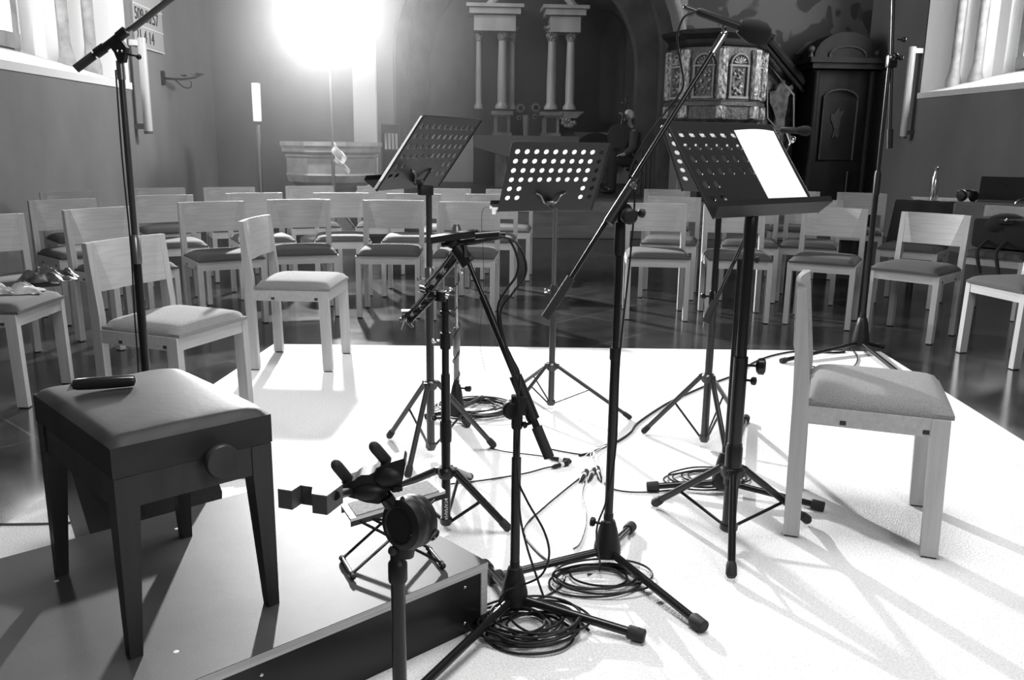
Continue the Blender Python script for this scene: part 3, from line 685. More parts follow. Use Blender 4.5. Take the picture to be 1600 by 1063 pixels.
m = MB(); m.prism([qa+Vector((0, 0, -.008)), qb+Vector((0, 0, -.008)), qb+Vector((0, 0, .008)), qa+Vector((0, 0, .008))], (0, .05, 0)); obj('mic_body', m, BLACKP, t, False)
m = MB(); q1, q2 = gy(742, 370, y_), gy(780, 367, y_); m.tube(q1, q2, .011); m.tube(q2, q2+(q2-q1)*.25, .006); obj('capsule_bar', m, BLACKM, t)
m = MB(); m.path([gy(690, 383, y_), gy(740, 378, y_-.01), gy(790, 370, y_)], [.006, .008, .004], 10); m.ball(gy(745, 361, y_-.03), .004); obj('shock_mount', m, BLACKM, t)
for k, (pp, lb) in enumerate(((
    [(780, 368), (797, 377), (809, 405), (807, 430), (790, 455), (778, 480), (782, 520), (800, 560), (812, 590), (806, 650), (808, 720), (812, 800), (822, 850), (838, 900), (850, 935)], 'black cable looping from the flat microphone down the leaning boom, inner loop'),
   ([(782, 370), (805, 378), (820, 405), (820, 432), (800, 460), (782, 490), (790, 540), (806, 600), (812, 660), (808, 740), (822, 780), (850, 830), (858, 868), (845, 900), (815, 915), (790, 925), (780, 945), (785, 985)], 'black cable looping from the flat microphone down the leaning boom, outer loop'))):
    wire([gy(x, y, Fp[1]-.03-.01*k if y < 700 else Fp[1]-.04) for x, y in pp], .003, lb)

# G: stand with articulated clamp arms
Gp = (-.075, 2.60)
Gs = thing('clamp_stand', 'black stand beside the platform corner topped by folded hinged clamp arms', 'stand', (*Gp, 0), GB)
g0 = gy(697, 800, Gp[1]); gt = gy(686, 460, Gp[1])
Gp = (g0.x, g0.y)
pole(Gs, 'lower_pole', Gp, .02, .52, .0145, BLACKM); pole(Gs, 'upper_pole', Gp, .5, gt.z, .0115, BLACKM)
m = MB(); m.lathe((*Gp, gy(690, 545, Gp[1]).z), [(.0165, 0), (.0175, .01), (.0165, .05)]); m.lathe((*Gp, gy(688, 490, Gp[1]).z), [(.017, 0), (.017, .008)]); m.lathe((*Gp, gy(692, 690, Gp[1]).z), [(.018, 0), (.019, .02), (.018, .07)]); obj('collar', m, BLACKP, Gs)
knob(Gs, (Gp[0]-.014, Gp[1], gy(690, 532, Gp[1]).z), (-1, -.2, 0), CHROME, .008, .025); knob(Gs, (Gp[0]-.014, Gp[1], gy(690, 653, Gp[1]).z), (-1, -.2, 0), BLACKM, .009, .028)
tripod(Gs, (*Gp, 0), [gz(795, 833), Vector((Gp[0]+.08, Gp[1]+.42, 0)), Vector((Gp[0]-.27, Gp[1]+.22, 0))], .20, .02, BLACKM, .0125, .0145, .014, .5)
yg = Gp[1]-.03
def clamp_arm(pts, th, name):
    m = MB(); P_ = [gy(x, y, yg) for x, y in pts]; a, b = P_[0], P_[1]
    d = (b-a).normalized(); n = Vector((0, 1, 0)).cross(d).normalized()
    for s in (-.022, .022):
        m.path(smoothpts([a+n*.012+Vector((0, s, 0)), (a+b)/2+n*.012+Vector((0, s, 0)), b+n*.018+Vector((0, s, 0))], 3), .0055, 8)
        m.path([a-n*.012+Vector((0, s, 0)), b-n*.004+Vector((0, s, 0))], .005, 8)
    for t_ in (.06, .35, .65, .95): m.box(a+(b-a)*t_, (.02, .05, .018), 0, .002)
    return obj(name, m, mt_arm, Gs)
mt_arm = mat('glossy_black_casting', .012, .2, coat=.4)
clamp_arm([(714, 395), (672, 452)], .02, 'upper_clamp_arm'); clamp_arm([(676, 458), (640, 500)], .02, 'lower_clamp_arm')
m = MB(); m.lathe(gy(655, 450, yg)+Vector((0, 0, 0)), [(.012, 0), (.013, .02), (.009, .025), (.009, .075), (.013, .08), (.012, .09)], gy(700, 462, yg)-gy(655, 450, yg), 14); obj('hinge_barrel', m, CHROME, Gs)
m = MB(); m.box(gy(706, 404, yg), (.035, .045, .03), .2, .005); m.ball(gy(712, 398, yg), .014); obj('clamp_jaw', m, BLACKP, Gs)
m = MB(); m.box(gy(638, 487, yg), (.04, .035, .008), .1, .001); m.path([gy(632, 492, yg), gy(626, 515, yg)], [.008, .003], 8); m.path([gy(636, 500, yg), gy(645, 512, yg)], [.007, .004], 8); m.ball(gy(627, 500, yg), .007); obj('wing_nut', m, STEEL, Gs)
m = MB(); m.path([gy(688, 470, yg), gy(690, 455, yg)], .018, 14); obj('pole_socket', m, BLACKP, Gs)
# writing on the lower pole
def text_on(parent, s, size, loc, right, up, mt, name='printed_text', ext=.0004):
    cu = bpy.data.curves.new(name, 'FONT'); cu.body = s; cu.size = size; cu.extrude = ext; cu.align_x = 'LEFT'; cu.align_y = 'CENTER'
    tmp = bpy.data.objects.new(name, cu); COL.objects.link(tmp); dg = bpy.context.evaluated_depsgraph_get()
    me = bpy.data.meshes.new_from_object(tmp.evaluated_get(dg)); bpy.data.objects.remove(tmp); me.materials.clear(); me.materials.append(mt)
    right = Vector(right).normalized(); up = Vector(up).normalized(); nn = right.cross(up)
    M_ = Matrix((right, up, nn)).transposed().to_4x4(); M_.translation = Vector(loc)
    me.transform(M_)
    if parent is not None and parent.get('_o') is not None: me.transform(Matrix.Translation(-Vector(parent['_o'])))
    o = bpy.data.objects.new(name, me); COL.objects.link(o)
    if parent is not None: o.parent = parent
    return o
tp = gy(697, 783, Gp[1]-.0165); text_on(Gs, 'YAMAHA', .016, tp, (0, 0, -1), (1, 0, 0), mat('white_print', .7, .6))
m = MB(); m.prism([tp+Vector((-.006, 0, .008)), tp+Vector((.006, 0, .008)), tp+Vector((0, 0, -.002))], (0, .001, 0)); obj('printed_mark', m, WHITEW, Gs, False)

# H: small chrome stand with folded legs and a bundle of cable
Hp = (-.03, 3.72)
Hs = thing('boom_microphone_stand', 'slim grey stand with wires wound down it, standing behind the hinged clamp stand', 'microphone stand', (*Hp, 0), GB)
pole(Hs, 'lower_pole', Hp, .12, .38, .0125, STEEL); pole(Hs, 'upper_pole', Hp, .36, .76, .007, CHROME)
m = MB(); m.lathe((*Hp, .30), [(.014, 0), (.016, .01), (.016, .12), (.013, .13)]); m.lathe((*Hp, .74), [(.014, 0), (.02, .02), (.02, .12), (.012, .14)]); m.ball((Hp[0]+.03, Hp[1], .80), .018); obj('collar', m, STEEL, Hs)
knob(Hs, (Hp[0]+.012, Hp[1], .155), (1, -.3, 0), BLACKP, .014, .05); knob(Hs, (Hp[0]-.012, Hp[1], .60), (-1, -.3, 0), CHROME, .010, .02); knob(Hs, (Hp[0]+.01, Hp[1], .68), (1, -.3, 0), CHROME, .012, .02)
cone_base(Hs, (*Hp, 0), [gz(752, 627), gz(730, 668), gz(668, 655)], h=.16, r=.036, rl=.010, foot=.014)
m = MB(); pts = [Vector((Hp[0]+.016*cos(t*1.9), Hp[1]-.006+.016*sin(t*1.9), .12+.032*t)) for t in range(22)]; m.path(smoothpts(pts, 4), .0025, 6)
solo('microphone_cable', m, BLACKP, 'black cable wound round the slim grey stand', 'cable')

# M2: low microphone stand behind C, boom crossing to the right
Mp = (.93, 2.86)
Ms = thing('boom_microphone_stand', 'black boom stand behind the tall music stand, its boom holding the small microphone', 'microphone stand', (*Mp, 0), GB)
cone_base(Ms, (*Mp, 0), [gz(1015, 768), gz(1282, 799), gz(1165, 660)], h=.15, r=.045, rl=.011)
mz = gy(1176, 405, Mp[1]).z; pole(Ms, 'upper_pole', Mp, .12, mz, .0095, BLACKM)
c0, c1 = gy(1108, 492, Mp[1]), gy(1232, 228, Mp[1]+.12); cdv = (c1-c0).normalized()
m = MB(); m.tube(c0, c1, .0065); obj('boom_arm', m, CHROME if 0 else BLACKM, Ms)
m = MB(); m.tube(c0-cdv*.03, c0+cdv*.05, .0135); obj('counterweight', m, RUBBER, Ms)
m = MB(); m.tube(c1, c1+cdv*.02, .004); m.ball(gy(1238, 218, c1.y), .012); m.path([gy(1236, 222, c1.y), gy(1230, 205, c1.y)], .006, 8); obj('mic_clip', m, CHROME, Ms)
knob(Ms, (Mp[0]+.03, Mp[1], mz), (1, -.3, 0), BLACKP, .014, .03)
ma, mb_ = gy(1222, 203, c1.y-.01), gy(1246, 204, c1.y-.01)
microphone('small microphone with round foam cap at the right of the white sheet', (ma+mb_)/2, (mb_-ma), .07, .011, .017)
wire([gy(x, y, c1.y-.012) for x, y in [(1224, 204), (1222, 215), (1222, 235), (1215, 262)]], .0035, 'pale cable end behind the small microphone beside the white sheet', mt=STEEL)

# RB: tall right stand with hanging boom
Rp = (2.44, 5.08)
Rs = thing('boom_microphone_stand', 'very tall black boom stand at the right edge of the rug, boom hanging straight down', 'microphone stand', (*Rp, 0), GB)
cone_base(Rs, (*Rp, 0), [gz(1222, 568), gz(1420, 600), gz(1378, 545)], h=.2, r=.052, rl=.0125, foot=.016)
zt_ = gy(1388, 100, Rp[1]).z
pole(Rs, 'lower_pole', Rp, .15, .98, .0165, BLACKM); pole(Rs, 'upper_pole', Rp, .96, zt_, .011, BLACKM)
m = MB(); m.lathe((*Rp, .95), [(.019, 0), (.019, .12), (.014, .14)]); obj('collar', m, BLACKP, Rs)
top = gy(1393, 96, Rp[1]); m = MB(); m.box(top, (.055, .04, .07), 0, .006); m.ball(top+Vector((-.0, -.03, .02)), .025); obj('boom_clutch', m, BLACKM, Rs)
knob(Rs, top+Vector((.02, 0, .12)), (1, 0, 0), BLACKM, .014, .045); knob(Rs, top+Vector((.02, 0, .02)), (1, 0, 0), BLACKM, .014, .04)
m = MB(); m.tube(gy(1390, 225, Rp[1]), gy(1399, -120, Rp[1]+.05), .0105); obj('boom_arm', m, BLACKM, Rs)
m = MB(); m.tube(gy(1390, 232, Rp[1]), gy(1391, 202, Rp[1]), .017); obj('counterweight', m, BLACKP, Rs)

# LB: tall left stand whose base stands behind the stool
Lp = (-1.13, 3.06)
Ls = thing('boom_microphone_stand', 'very tall dark boom stand rising at left behind the leather stool', 'microphone stand', (*Lp, 0), GB)
zt_ = gy(188, 100, Lp[1]).z
pole(Ls, 'lower_pole', Lp, .1, .86, .0145, BLACKM); pole(Ls, 'upper_pole', Lp, .84, zt_, .0105, DARKSTEEL)
m = MB(); m.lathe((*Lp, gy(213, 412, Lp[1]).z), [(.017, 0), (.0175, .01), (.0175, .09), (.012, .10)]); m.lathe((*Lp, zt_-.05), [(.0135, 0), (.0135, .06)]); obj('collar', m, STEEL, Ls)
cone_base(Ls, (*Lp, 0), [gz(130, 802)+Vector((.03, .06, 0)), gz(386, 746), gz(250, 645)], h=.13, r=.04, rl=.012)
yl = Lp[1]-.02; l0, l1 = gy(118, 108, yl), gy(300, -28, yl+.1); ld = (l1-l0).normalized()
m = MB(); m.tube(l0, l1, .0075); m.tube(gy(205, 46, yl+.04), l1, .011); obj('boom_arm', m, DARKSTEEL, Ls)
m = MB(); m.tube(l0, l0+ld*.075, .014); obj('counterweight', m, RUBBER, Ls)
m = MB(); m.tube(gy(150, 84, yl), gy(164, 74, yl), .0165); m.tube(gy(185, 58, yl), gy(197, 48, yl), .0165); m.tube(gy(160, 77, yl), gy(190, 54, yl), .013)
pp = [gy(170, 71, yl-.012), gy(187, 60, yl-.012), gy(197, 74, yl-.012), gy(193, 97, yl-.012), gy(184, 97, yl-.012), gy(178, 82, yl-.012)]; m.prism(pp, (0, .03, 0)); obj('boom_clutch', m, BLACKP, Ls)
m = MB(); m.path([gy(196, 84, yl), gy(214, 88, yl)], .003, 8); m.ball(gy(217, 89, yl), .009); obj('t_handle', m, BLACKM, Ls)
m = MB(); 
for x, y in ((183, 80), (190, 80)): m.lathe(gy(x, y, yl-.013), [(.004, 0), (.002, .002)], (0, -1, 0), 8)
m.lathe(gy(200, 54, yl-.0), [(.005, 0), (.005, .004)], (1, 0, 0), 8); obj('rivet', m, CHROME, Ls)
wire([Vector((Lp[0]-.012, Lp[1]-.014, zt_-.02)), Vector((Lp[0]-.015, Lp[1]-.014, zt_-.3)), Vector((Lp[0]-.010, Lp[1]-.018, zt_-.6)), Vector((Lp[0]-.018, Lp[1]-.014, zt_-.85)), Vector((Lp[0]-.02, Lp[1]-.02, .4)), Vector((Lp[0]-.03, Lp[1]-.05, .15))], .0028, 'thin cable running down the tall left stand')

# ------------------------------------------------------------------ instrument stand close to the camera
yi = 1.36
ip = gy(624, 1030, yi); Ip = (ip.x, ip.y)
Is = thing('instrument_stand', 'black instrument stand with two padded pegs close to the camera', 'stand', (*Ip, 0))
pole(Is, 'pole', Ip, .12, gy(630, 905, yi).z, .0125, BLACKM)
z1_, z2_ = gy(632, 908, yi).z, gy(634, 880, yi).z
m = MB(); m.lathe((*Ip, z1_), [(.0155, 0), (.0165, .004), (.0165, z2_-z1_), (.014, z2_-z1_+.004), (.0125, z2_-z1_+.006), (.0125, z2_-z1_+.035)], n=24); obj('height_clamp', m, BLACKP, Is)
cone_base(Is, (*Ip, 0), [(Ip[0]-.27, Ip[1]-.12, 0), (Ip[0]+.22, Ip[1]-.22, 0), (Ip[0]+.05, Ip[1]+.30, 0)], h=.14, r=.04)
cdm = gy(648, 832, yi)
ax = Vector((-.60, -.72, .10)).normalized(); fcx = gy(622, 822, yi-.02); bcx = fcx-ax*.058
m = MB(); m.lathe(bcx, [(r_*1.22, z_*1.26) for r_, z_ in [(.010, 0), (.028, .001), (.035, .006), (.037, .014), (.037, .021), (.0362, .022), (.0362, .024), (.037, .025), (.037, .034), (.0345, .042), (.029, .0455), (.026, .046), (.024, .0435), (.008, .0435)]], ax, 40); obj('tilt_gear', m, BLACKP, Is)
rdir = Vector((.72, -.60, -.34)); rdir = (rdir-ax*rdir.dot(ax)).normalized()
m = MB(); m.lathe((bcx+ax*.014)+rdir*.0435, [(.0105, 0), (.011, .003), (.009, .0035), (.0075, .001), (.001, .001)], rdir, 24); obj('hub_ring', m, BLACKM, Is)
m = MB(); m.tube(gy(632, 868, yi), gy(636, 836, yi), .016, .020); obj('gear_yoke', m, BLACKP, Is)
m = MB(); m.ball(gy(614, 861, yi-.01), (.0085, .007, .009)); m.tube(gy(614, 861, yi-.01), gy(626, 862, yi), .005); obj('lock_knob', m, RUBBER, Is)
m = MB(); m.lathe(gy(644, 838, yi-.036), [(.003, 0), (.002, .002)], (0, -1, 0), 10); obj('screw', m, CHROME, Is)
m = MB(); m.path([gy(633, 812, yi), gy(600, 768, yi+.02)], [.0095, .0085], 14); m.path([gy(612, 790, yi), gy(604, 778, yi)], [.012, .012], 14); m.box(gy(618, 762, yi+.01), (.018, .02, .01), .5, .002); obj('tilt_arm', m, BLACKM, Is)
ol = [(725, 575), (757, 520), (800, 500), (890, 470), (912, 445), (960, 415), (1040, 415), (1108, 378), (1112, 345), (1180, 315), (1300, 275), (1395, 245), (1416, 262), (1420, 300), (1395, 450), (1350, 600), (1300, 565), (1235, 585), (1200, 700), (1130, 718), (1000, 700), (910, 668), (860, 655), (770, 630)]
m = MB(); m.prism([gy(420+x/6.642, 680+y/6.642, yi+.005) for x, y in ol], (0, .04, 0)); m.ball(gy(575, 768, yi+.01), (.03, .014, .016)); m.ball(gy(606, 745, yi+.01), (.026, .014, .02)); obj('cradle', m, BLACKP, Is)
for a_, b_ in (((700, 312), (840, 480)), ((1095, 122), (1240, 290))):
    P0 = gy(420+a_[0]/6.642, 680+a_[1]/6.642, yi+.0); P1 = gy(420+b_[0]/6.642, 680+b_[1]/6.642, yi+.03); dd = (P1-P0).normalized()
    m = MB(); m.path([P0-dd*.009, P0-dd*.007, P0-dd*.002, P0+dd*.006, P1], [.003, .0065, .0088, .0095, .0095], 18); obj('padded_peg', m, RUBBER, Is)
# notched rest blocks at the left of the cradle
def zz(x, y, Y): return gy(420+x/6.642, 680+y/6.642, Y)
YB = yi+.05
BLK = mat('rest_block_side', .05, .5); BLKT = mat('rest_block_lit_top', .62, .4)  # block top coloured pale for the light falling on it
m = MB(); nt_ = Vector((0, 0, -.030))
top_ = [(90, 548), (235, 570), (330, 510), (345, 515), (455, 530), (445, 600), (600, 622), (765, 500), (640, 480), (560, 470), (400, 440), (260, 418)]
tp3 = []
for x, y in top_: tp3.append(gz(420+x/6.642, 680+y/6.642, .745))
m.prism([p+nt_ for p in tp3], -nt_*.93); rb = obj('rest_block', m, BLK, Is, False)
m = MB(); m.prism([p+nt_*.07 for p in tp3], (0, 0, .0013)); obj('lit_block_top', m, BLKT, rb, False)
m = MB(); m.path([(tp3[7]+tp3[6])/2+Vector((0, 0, -.01)), gy(548, 768, yi+.03)], .007, 10); obj('block_arm', m, BLACKM, Is)

# ------------------------------------------------------------------ foot rest on the platform
fz = PH
fr = thing('folding_footrest', 'folding metal footrest with ribbed grey top on the platform', 'footrest', tuple(gz(610, 850, fz)))
tz = fz+.142
Tq = [gz(533, 789, tz), gz(674, 748.5, tz), gz(696, 767, tz), gz(548, 811, tz)]
cq = sum(Tq, Vector())/4
m = MB(); m.prism([p+Vector((0, 0, -.008)) for p in Tq], (0, 0, .008)); obj('top_frame', m, mat('aluminium', .6, .35, metal=.7), fr, False)
m = MB(); m.prism([cq+(p-cq)*.88+Vector((0, 0, .0002)) for p in Tq], (0, 0, .0022)); obj('rubber_mat', m, mat('grey_ribbed_rubber', .2, .8, noise=(.16, .26, (90, 90, 90), 2)), fr, False)
for a_, b_ in ((0, 1), (3, 2)):
    m = MB(); o_ = Vector((0, 0, -.022)); m.prism([Tq[a_]+o_, Tq[b_]+o_, Tq[b_]+Vector((0, 0, -.008)), Tq[a_]+Vector((0, 0, -.008))], (Tq[(3 if a_ == 0 else 0)]-Tq[a_]).normalized()*.003); obj('side_bar', m, BLACKM, fr, False)
Lf = [gz(532, 864, fz+.012), gz(550, 897, fz+.012)]; Rf = [gz(683, 866, fz+.012), gz(691, 880, fz+.012)]
Lf[0] = Lf[1]+(Tq[0]-Tq[3]).normalized()*.088; Rf = [gz(690, 880, fz+.012)+(Tq[0]-Tq[3]).normalized()*.088, gz(690, 880, fz+.012)]
for s in (0, 1):
    tb = (0, 3)[s]; tb2 = (1, 2)[s]
    m = MB(); m.path([Tq[tb2]+Vector((0, 0, -.016))+(Tq[tb]-Tq[tb2])*.12, Lf[s]], .0038, 8); obj('scissor_leg', m, BLACKM, fr)
    m = MB(); m.path([Tq[tb]+Vector((0, 0, -.016))+(Tq[tb2]-Tq[tb])*.1, Rf[s]], .0038, 8); obj('scissor_leg', m, BLACKM, fr)
    m = MB(); m.path([Tq[tb]+Vector((0, 0, -.018))+(Tq[tb2]-Tq[tb])*.22, Tq[tb]+Vector((0, 0, -.05))+(Tq[tb2]-Tq[tb])*.52], .0035, 8); obj('height_strut', m, BLACKM, fr)
for q in (Lf, Rf):
    m = MB(); m.tube(q[0], q[1], .0045); bar = obj('foot_bar', m, CHROME, fr)
    for e in (0, 1):
        dd = (q[1-e]-q[e]).normalized(); m = MB(); m.path([q[e]-dd*.012+Vector((0, 0, -.003)), q[e]+dd*.004+Vector((0, 0, -.002))], [.006, .0075], 10); m.ball(q[e]-dd*.01+Vector((0, 0, -.0035)), .0075); obj('rubber_cap', m, RUBBER, bar)

# ------------------------------------------------------------------ things under / behind the stool
pb = [pf(.80, PW+.03, 0), pf(1.12, PW+.03, 0)]
m = MB()
fa, fb = gz(212, 818, .18), gz(345, 775, .18)
mon = thing('stage_monitor', 'black wedge speaker standing behind the platform, seen under the leather stool', 'speaker', tuple(pf(.62, PW+.17, 0)))
u0, u1 = .46, .98
def mp(u, v, z): return pf(u, v, z)
m = MB(); m.prism([mp(.70, .99, .33), mp(.655, .95, 0), mp(.548, .94, 0), mp(.548, .94, .12), mp(.585, .95, .36)], PV*.22); obj('cabinet', m, mat('monitor_side', .035, .5), mon, False)
m = MB(); m.prism([mp(.545, .935, 0), mp(.30, .935, 0), mp(.285, .94, .145), mp(.30, .94, .20), mp(.32, .95, .36), mp(.58, .95, .36)], PV*.2); obj('grille', m, CLOTH_D, mon, False)
m = MB(); m.path([mp(.546, .93, .0), mp(.546, .93, .12), mp(.582, .94, .35)], .004, 6); obj('metal_edge', m, STEEL, mon)
# cables left of the platform
wire([gz(-40, 820, .004), gz(60, 819, .004), gz(120, 817, .004), gz(165, 820, .004)]+[pf(1.05, PW+.05, .004)], .004, 'grey cable crossing the rug corner left of the stool', mt=STEEL)
wire([gy(107, 728, 2.75), gy(104, 745, 2.75), gy(110, 775, 2.7), gy(121, 805, 2.62)]+[gz(130, 828, .02), gz(145, 832, .01)], .0035, 'thin black cable hanging behind the left stool leg')
m = MB(); a_, b_ = gz(132, 826, .015), gz(150, 832, .015); m.path([a_, b_], [.009, .011], 10); solo('cable_plug', m, CHROME, 'shiny cable plug lying at the back edge of the platform', 'plug')

# ------------------------------------------------------------------ cables on the rug
GC = 'cable bundles on the rug'
def coil(c, rx, ry, n, r, label, rot=0., jit=.15, tail=None, seed=1):
    rd = random.Random(seed); pts = []
    for i in range(n*14):
        t = i/14; a = 2*pi*t+rot; k = 1+jit*sin(2.3*t+rd.random()*.15)+jit*.5*sin(5.1*t+seed)+rd.uniform(-.02, .02)
        ox = rx*(.1+jit)*sin(1.7*t+seed); oy = ry*(.1+jit)*cos(1.1*t+seed)
        pts.append(Vector((c[0]+ox+rx*k*cos(a), c[1]+oy+ry*k*sin(a), r+.0022*t+.004*abs(sin(3.1*t+a)))))
    if tail: pts += [Vector(p) for p in tail]
    m = MB(); m.path(smoothpts(pts, 3), r, 7); return solo('cable_coil', m, BLACKP, label, 'cable', GC)
c_ = gz(826, 985); coil(c_, .105, .08, 15, .0034, 'large black cable coil heaped round the foot of the nearest boom stand', seed=2, jit=.24)
c_ = gz(938, 908); coil(c_, .12, .075, 6, .0032, 'black cable coil under the tall boom stand in the middle right', seed=3)
c_ = gz(1110, 752); coil(c_, .125, .085, 5, .0032, 'black cable coil under the tall music stand with the white sheet', seed=4)
c_ = gz(745, 642); coil(c_, .14, .12, 9, .0034, 'tangled cable coil at the foot of the slim grey stand', seed=5, jit=.22)
z_ = .005
def rugwire(px, r, label, mt=None): return wire([gz(x, y, z_) for x, y in px], r, label, mt=mt)
rugwire([(765, 700), (790, 706), (840, 712), (870, 717)], .0025, 'thin dark cable from the grey stand foot to the upper connector')
rugwire([(700, 757), (760, 750), (820, 740), (850, 732), (870, 728)], .003, 'dark cable from the clamp stand to the lower connector')
rugwire([(905, 712), (925, 707), (945, 697), (965, 690), (985, 676), (998, 660), (1040, 632), (1075, 615), (1110, 600), (1150, 585), (1175, 568), (1205, 556), (1245, 549), (1290, 551), (1320, 550)], .0052, 'thick black multicore cable curving across the rug to the tall right stand')
rugwire([(905, 748), (880, 768), (850, 793), (822, 820), (820, 838), (845, 868), (878, 892), (878, 915), (845, 935), (815, 940)], .0032, 'black cable winding from the central plugs to the nearest stand')
rugwire([(914, 752), (909, 775), (915, 800), (914, 825), (905, 850), (896, 858)], .003, 'grey cable curving from the central plugs towards the cone foot', mt=STEEL)
rugwire([(945, 755), (960, 765), (985, 769), (1015, 769), (1060, 765)], .003, 'black cable from the central plugs to the right stand legs')
rugwire([(860, 702), (880, 706), (905, 710), (930, 712)], .003, 'short dark cable beside the dropped connectors')
rugwire([(1330, 545), (1340, 560), (1330, 575), (1300, 577), (1270, 573), (1255, 570)], .0035, 'black cable looping beside the tall right stand foot')
GP = 'cable connectors lying on the rug'
def connector(p, q, label, wh=True):
    a, b = gz(*p, .010), gz(*q, .010); t = thing('cable_connector', label, 'connector', tuple(a), GP); d = (b-a)
    m = MB(); m.path([a-d*.25, a, a+d*.45], [.003, .008, .009], 10); obj('sleeve', m, BLACKP, t)
    m = MB(); m.path([a+d*.45, a+d*.7], .0085, 10); obj('tape_band', m, PAPER, t)
    m = MB(); m.path([a+d*.7, a+d*1.0, a+d*1.15], [.011, .012, .004], 10); obj('socket', m, BLACKP, t)
connector((862, 716), (889, 721), 'black connector with white tape, upper of the two lying under the boom grip')
connector((866, 729), (886, 724), 'black connector with white tape, lower of the two lying under the boom grip')
connector((908, 750), (916, 737), 'left of the three connectors hanging together at the centre of the rug')
connector((921, 748), (928, 735), 'middle of the three connectors hanging together at the centre of the rug')
connector((938, 748), (933, 732), 'right of the three connectors hanging together at the centre of the rug')
m = MB()
for s in range(5):
    rd = random.Random(s); e = [(908, 738), (918, 736), (928, 733), (933, 731), (914, 734)][s]
    m.path(smoothpts([gz(*e, .008), gz(e[0]+rd.uniform(-4, 4), 722, .02), gz(925+rd.uniform(-12, 6), 712, .03), gz(928, 707+rd.uniform(-8, 3), .015), gz(948, 696, .008)]), .0016, 6)
solo('split_wires', m, WHITEW, 'pale thin wires fanning out of the thick cable end', 'wires')

# ------------------------------------------------------------------ background: flood lamp
Lb = Vector((LAMP.x, LAMP.y, FZ))
lamp = thing('flood_lamp', 'glaring flood lamp on a tall slim stand behind the third row', 'lamp', tuple(Lb))
m = MB(); m.ball(LAMP+Vector((0, -.03, 0)), .075, 20); obj('bulb', m, BULB, lamp)
m = MB(); m.lathe(LAMP+Vector((0, .10, 0)), [(.03, 0), (.05, .02), (.06, .05), (.056, .05), (.04, .02)], (0, -1, 0), 28); obj('reflector', m, mat('white_reflector', .9, .3), lamp)
m = MB(); m.tube(LAMP+Vector((0, .16, 0)), LAMP+Vector((0, .04, 0)), .03); obj('bulb_socket', m, STEEL, lamp)
m = MB(); m.tube(Lb+Vector((0, .14, .3)), LAMP+Vector((0, .14, -.02)), .012); m.tube(Lb+Vector((0, .14, .02)), Lb+Vector((0, .14, 1.1)), .018); obj('pole', m, STEEL, lamp)
for a in (0.3, 2.4, 4.5):
    m = MB(); m.tube(Lb+Vector((0, .14, .55)), Lb+Vector((.45*cos(a), .14+.45*sin(a), .015)), .010); obj('leg', m, STEEL, lamp)
m = MB(); m.grid(lambda u, v: Lb+Vector((.01+.16*u*(1-.3*v)+.02*sin(9*v), .11-.02*sin(7*u), 1.02+.19*v-.14*u)), 12, 10); m.b.normal_update(); bmesh.ops.solidify(m.b, geom=m.b.faces[:], thickness=.01)
solo('white_cloth', m, PAPER, 'crumpled white cloth tied to the flood lamp pole', 'cloth')

# tall white torch by left wall
tb = gy(408, 300, 10.6); tb.z = FZ
t = thing('standing_torch', 'slim pole with a white head standing before the left wall', 'candle stand', tuple(tb))
zA, zB, zC = gy(408, 195, 10.6).z, gy(405, 190, 10.6).z, gy(405, 130, 10.6).z
m = MB(); m.tube(tb+Vector((0, 0, .02)), fix(tb, zA), .03); m.lathe(tb, [(.2, 0), (.2, .02), (.05, .06)]); obj('pole', m, STEEL, t)
m = MB(); m.box(fix(tb, (zB+zC)/2), (.085, .085, zC-zB), 0, .01); obj('lantern_head', m, WHITEW, t)

# stone font
fc = gy(520, 260, 10.6); Fc = Vector((fc.x, 10.6, FZ))
font = thing('baptismal_font', 'big octagonal grey stone font behind the third row of chairs', 'font', tuple(Fc))
def octo(prof, n=8, rot=pi/8):
    m = MB(); rings = []
    for r, z in prof: rings.append([m.b.verts.new(Fc+Vector((r*cos(2*pi*i/n+rot), r*sin(2*pi*i/n+rot), z))) for i in range(n)])
    for a, b in zip(rings, rings[1:]):
        for j in range(n): m.b.faces.new((a[j], a[(j+1) % n], b[(j+1) % n], b[j]))
    m.b.faces.new(rings[0][::-1]); m.b.faces.new(rings[-1]); return m
obj('basin', octo([(.30, .66), (.40, .70), (.52, .76), (.555, .84), (.54, .86), (.54, 1.03), (.56, 1.05), (.545, 1.07), (.59, 1.10), (.59, 1.14), (.61, 1.17), (.61, 1.215), (.5, 1.215), (.48, 1.10)]), STONE, font, False)
obj('pedestal', octo([(.42, 0), (.42, .1), (.22, .2), (.19, .35), (.19, .55), (.30, .66)]), STONE, font, False)

# leaflet shelf by the pilaster
sb = Vector((gy(612, 230, 12.7).x, 12.7, FZ)); 
t = thing('leaflet_shelf', 'grey open shelf holding leaflets beside the white pilaster', 'shelf', tuple(sb))
zt0 = gy(612, 193, 12.7).z
m = MB(); m.box(sb+Vector((0, .12, zt0/2)), (.26, .02, zt0)); 
for s in (-.13, .13): m.box(sb+Vector((s, 0, zt0/2)), (.02, .24, zt0))
for k in range(5): m.box(sb+Vector((0, 0, .03+k*(zt0-.04)/4)), (.26, .24, .02))
obj('shelf_carcass', m, DARKSTEEL, t, False)
for k in range(4):
    m = MB(); z = .05+3*(zt0-.04)/4; m.prism([sb+Vector((-.09+.05*k, -.09, z)), sb+Vector((-.055+.05*k, -.09, z)), sb+Vector((-.065+.05*k, .0, z+.22)), sb+Vector((-.10+.05*k, .0, z+.22))], (0, .01, 0))
    solo('leaflet', m, PAPER, 'pale leaflet standing in the grey open shelf by the white pilaster', 'leaflet', 'leaflets on the shelf', False)

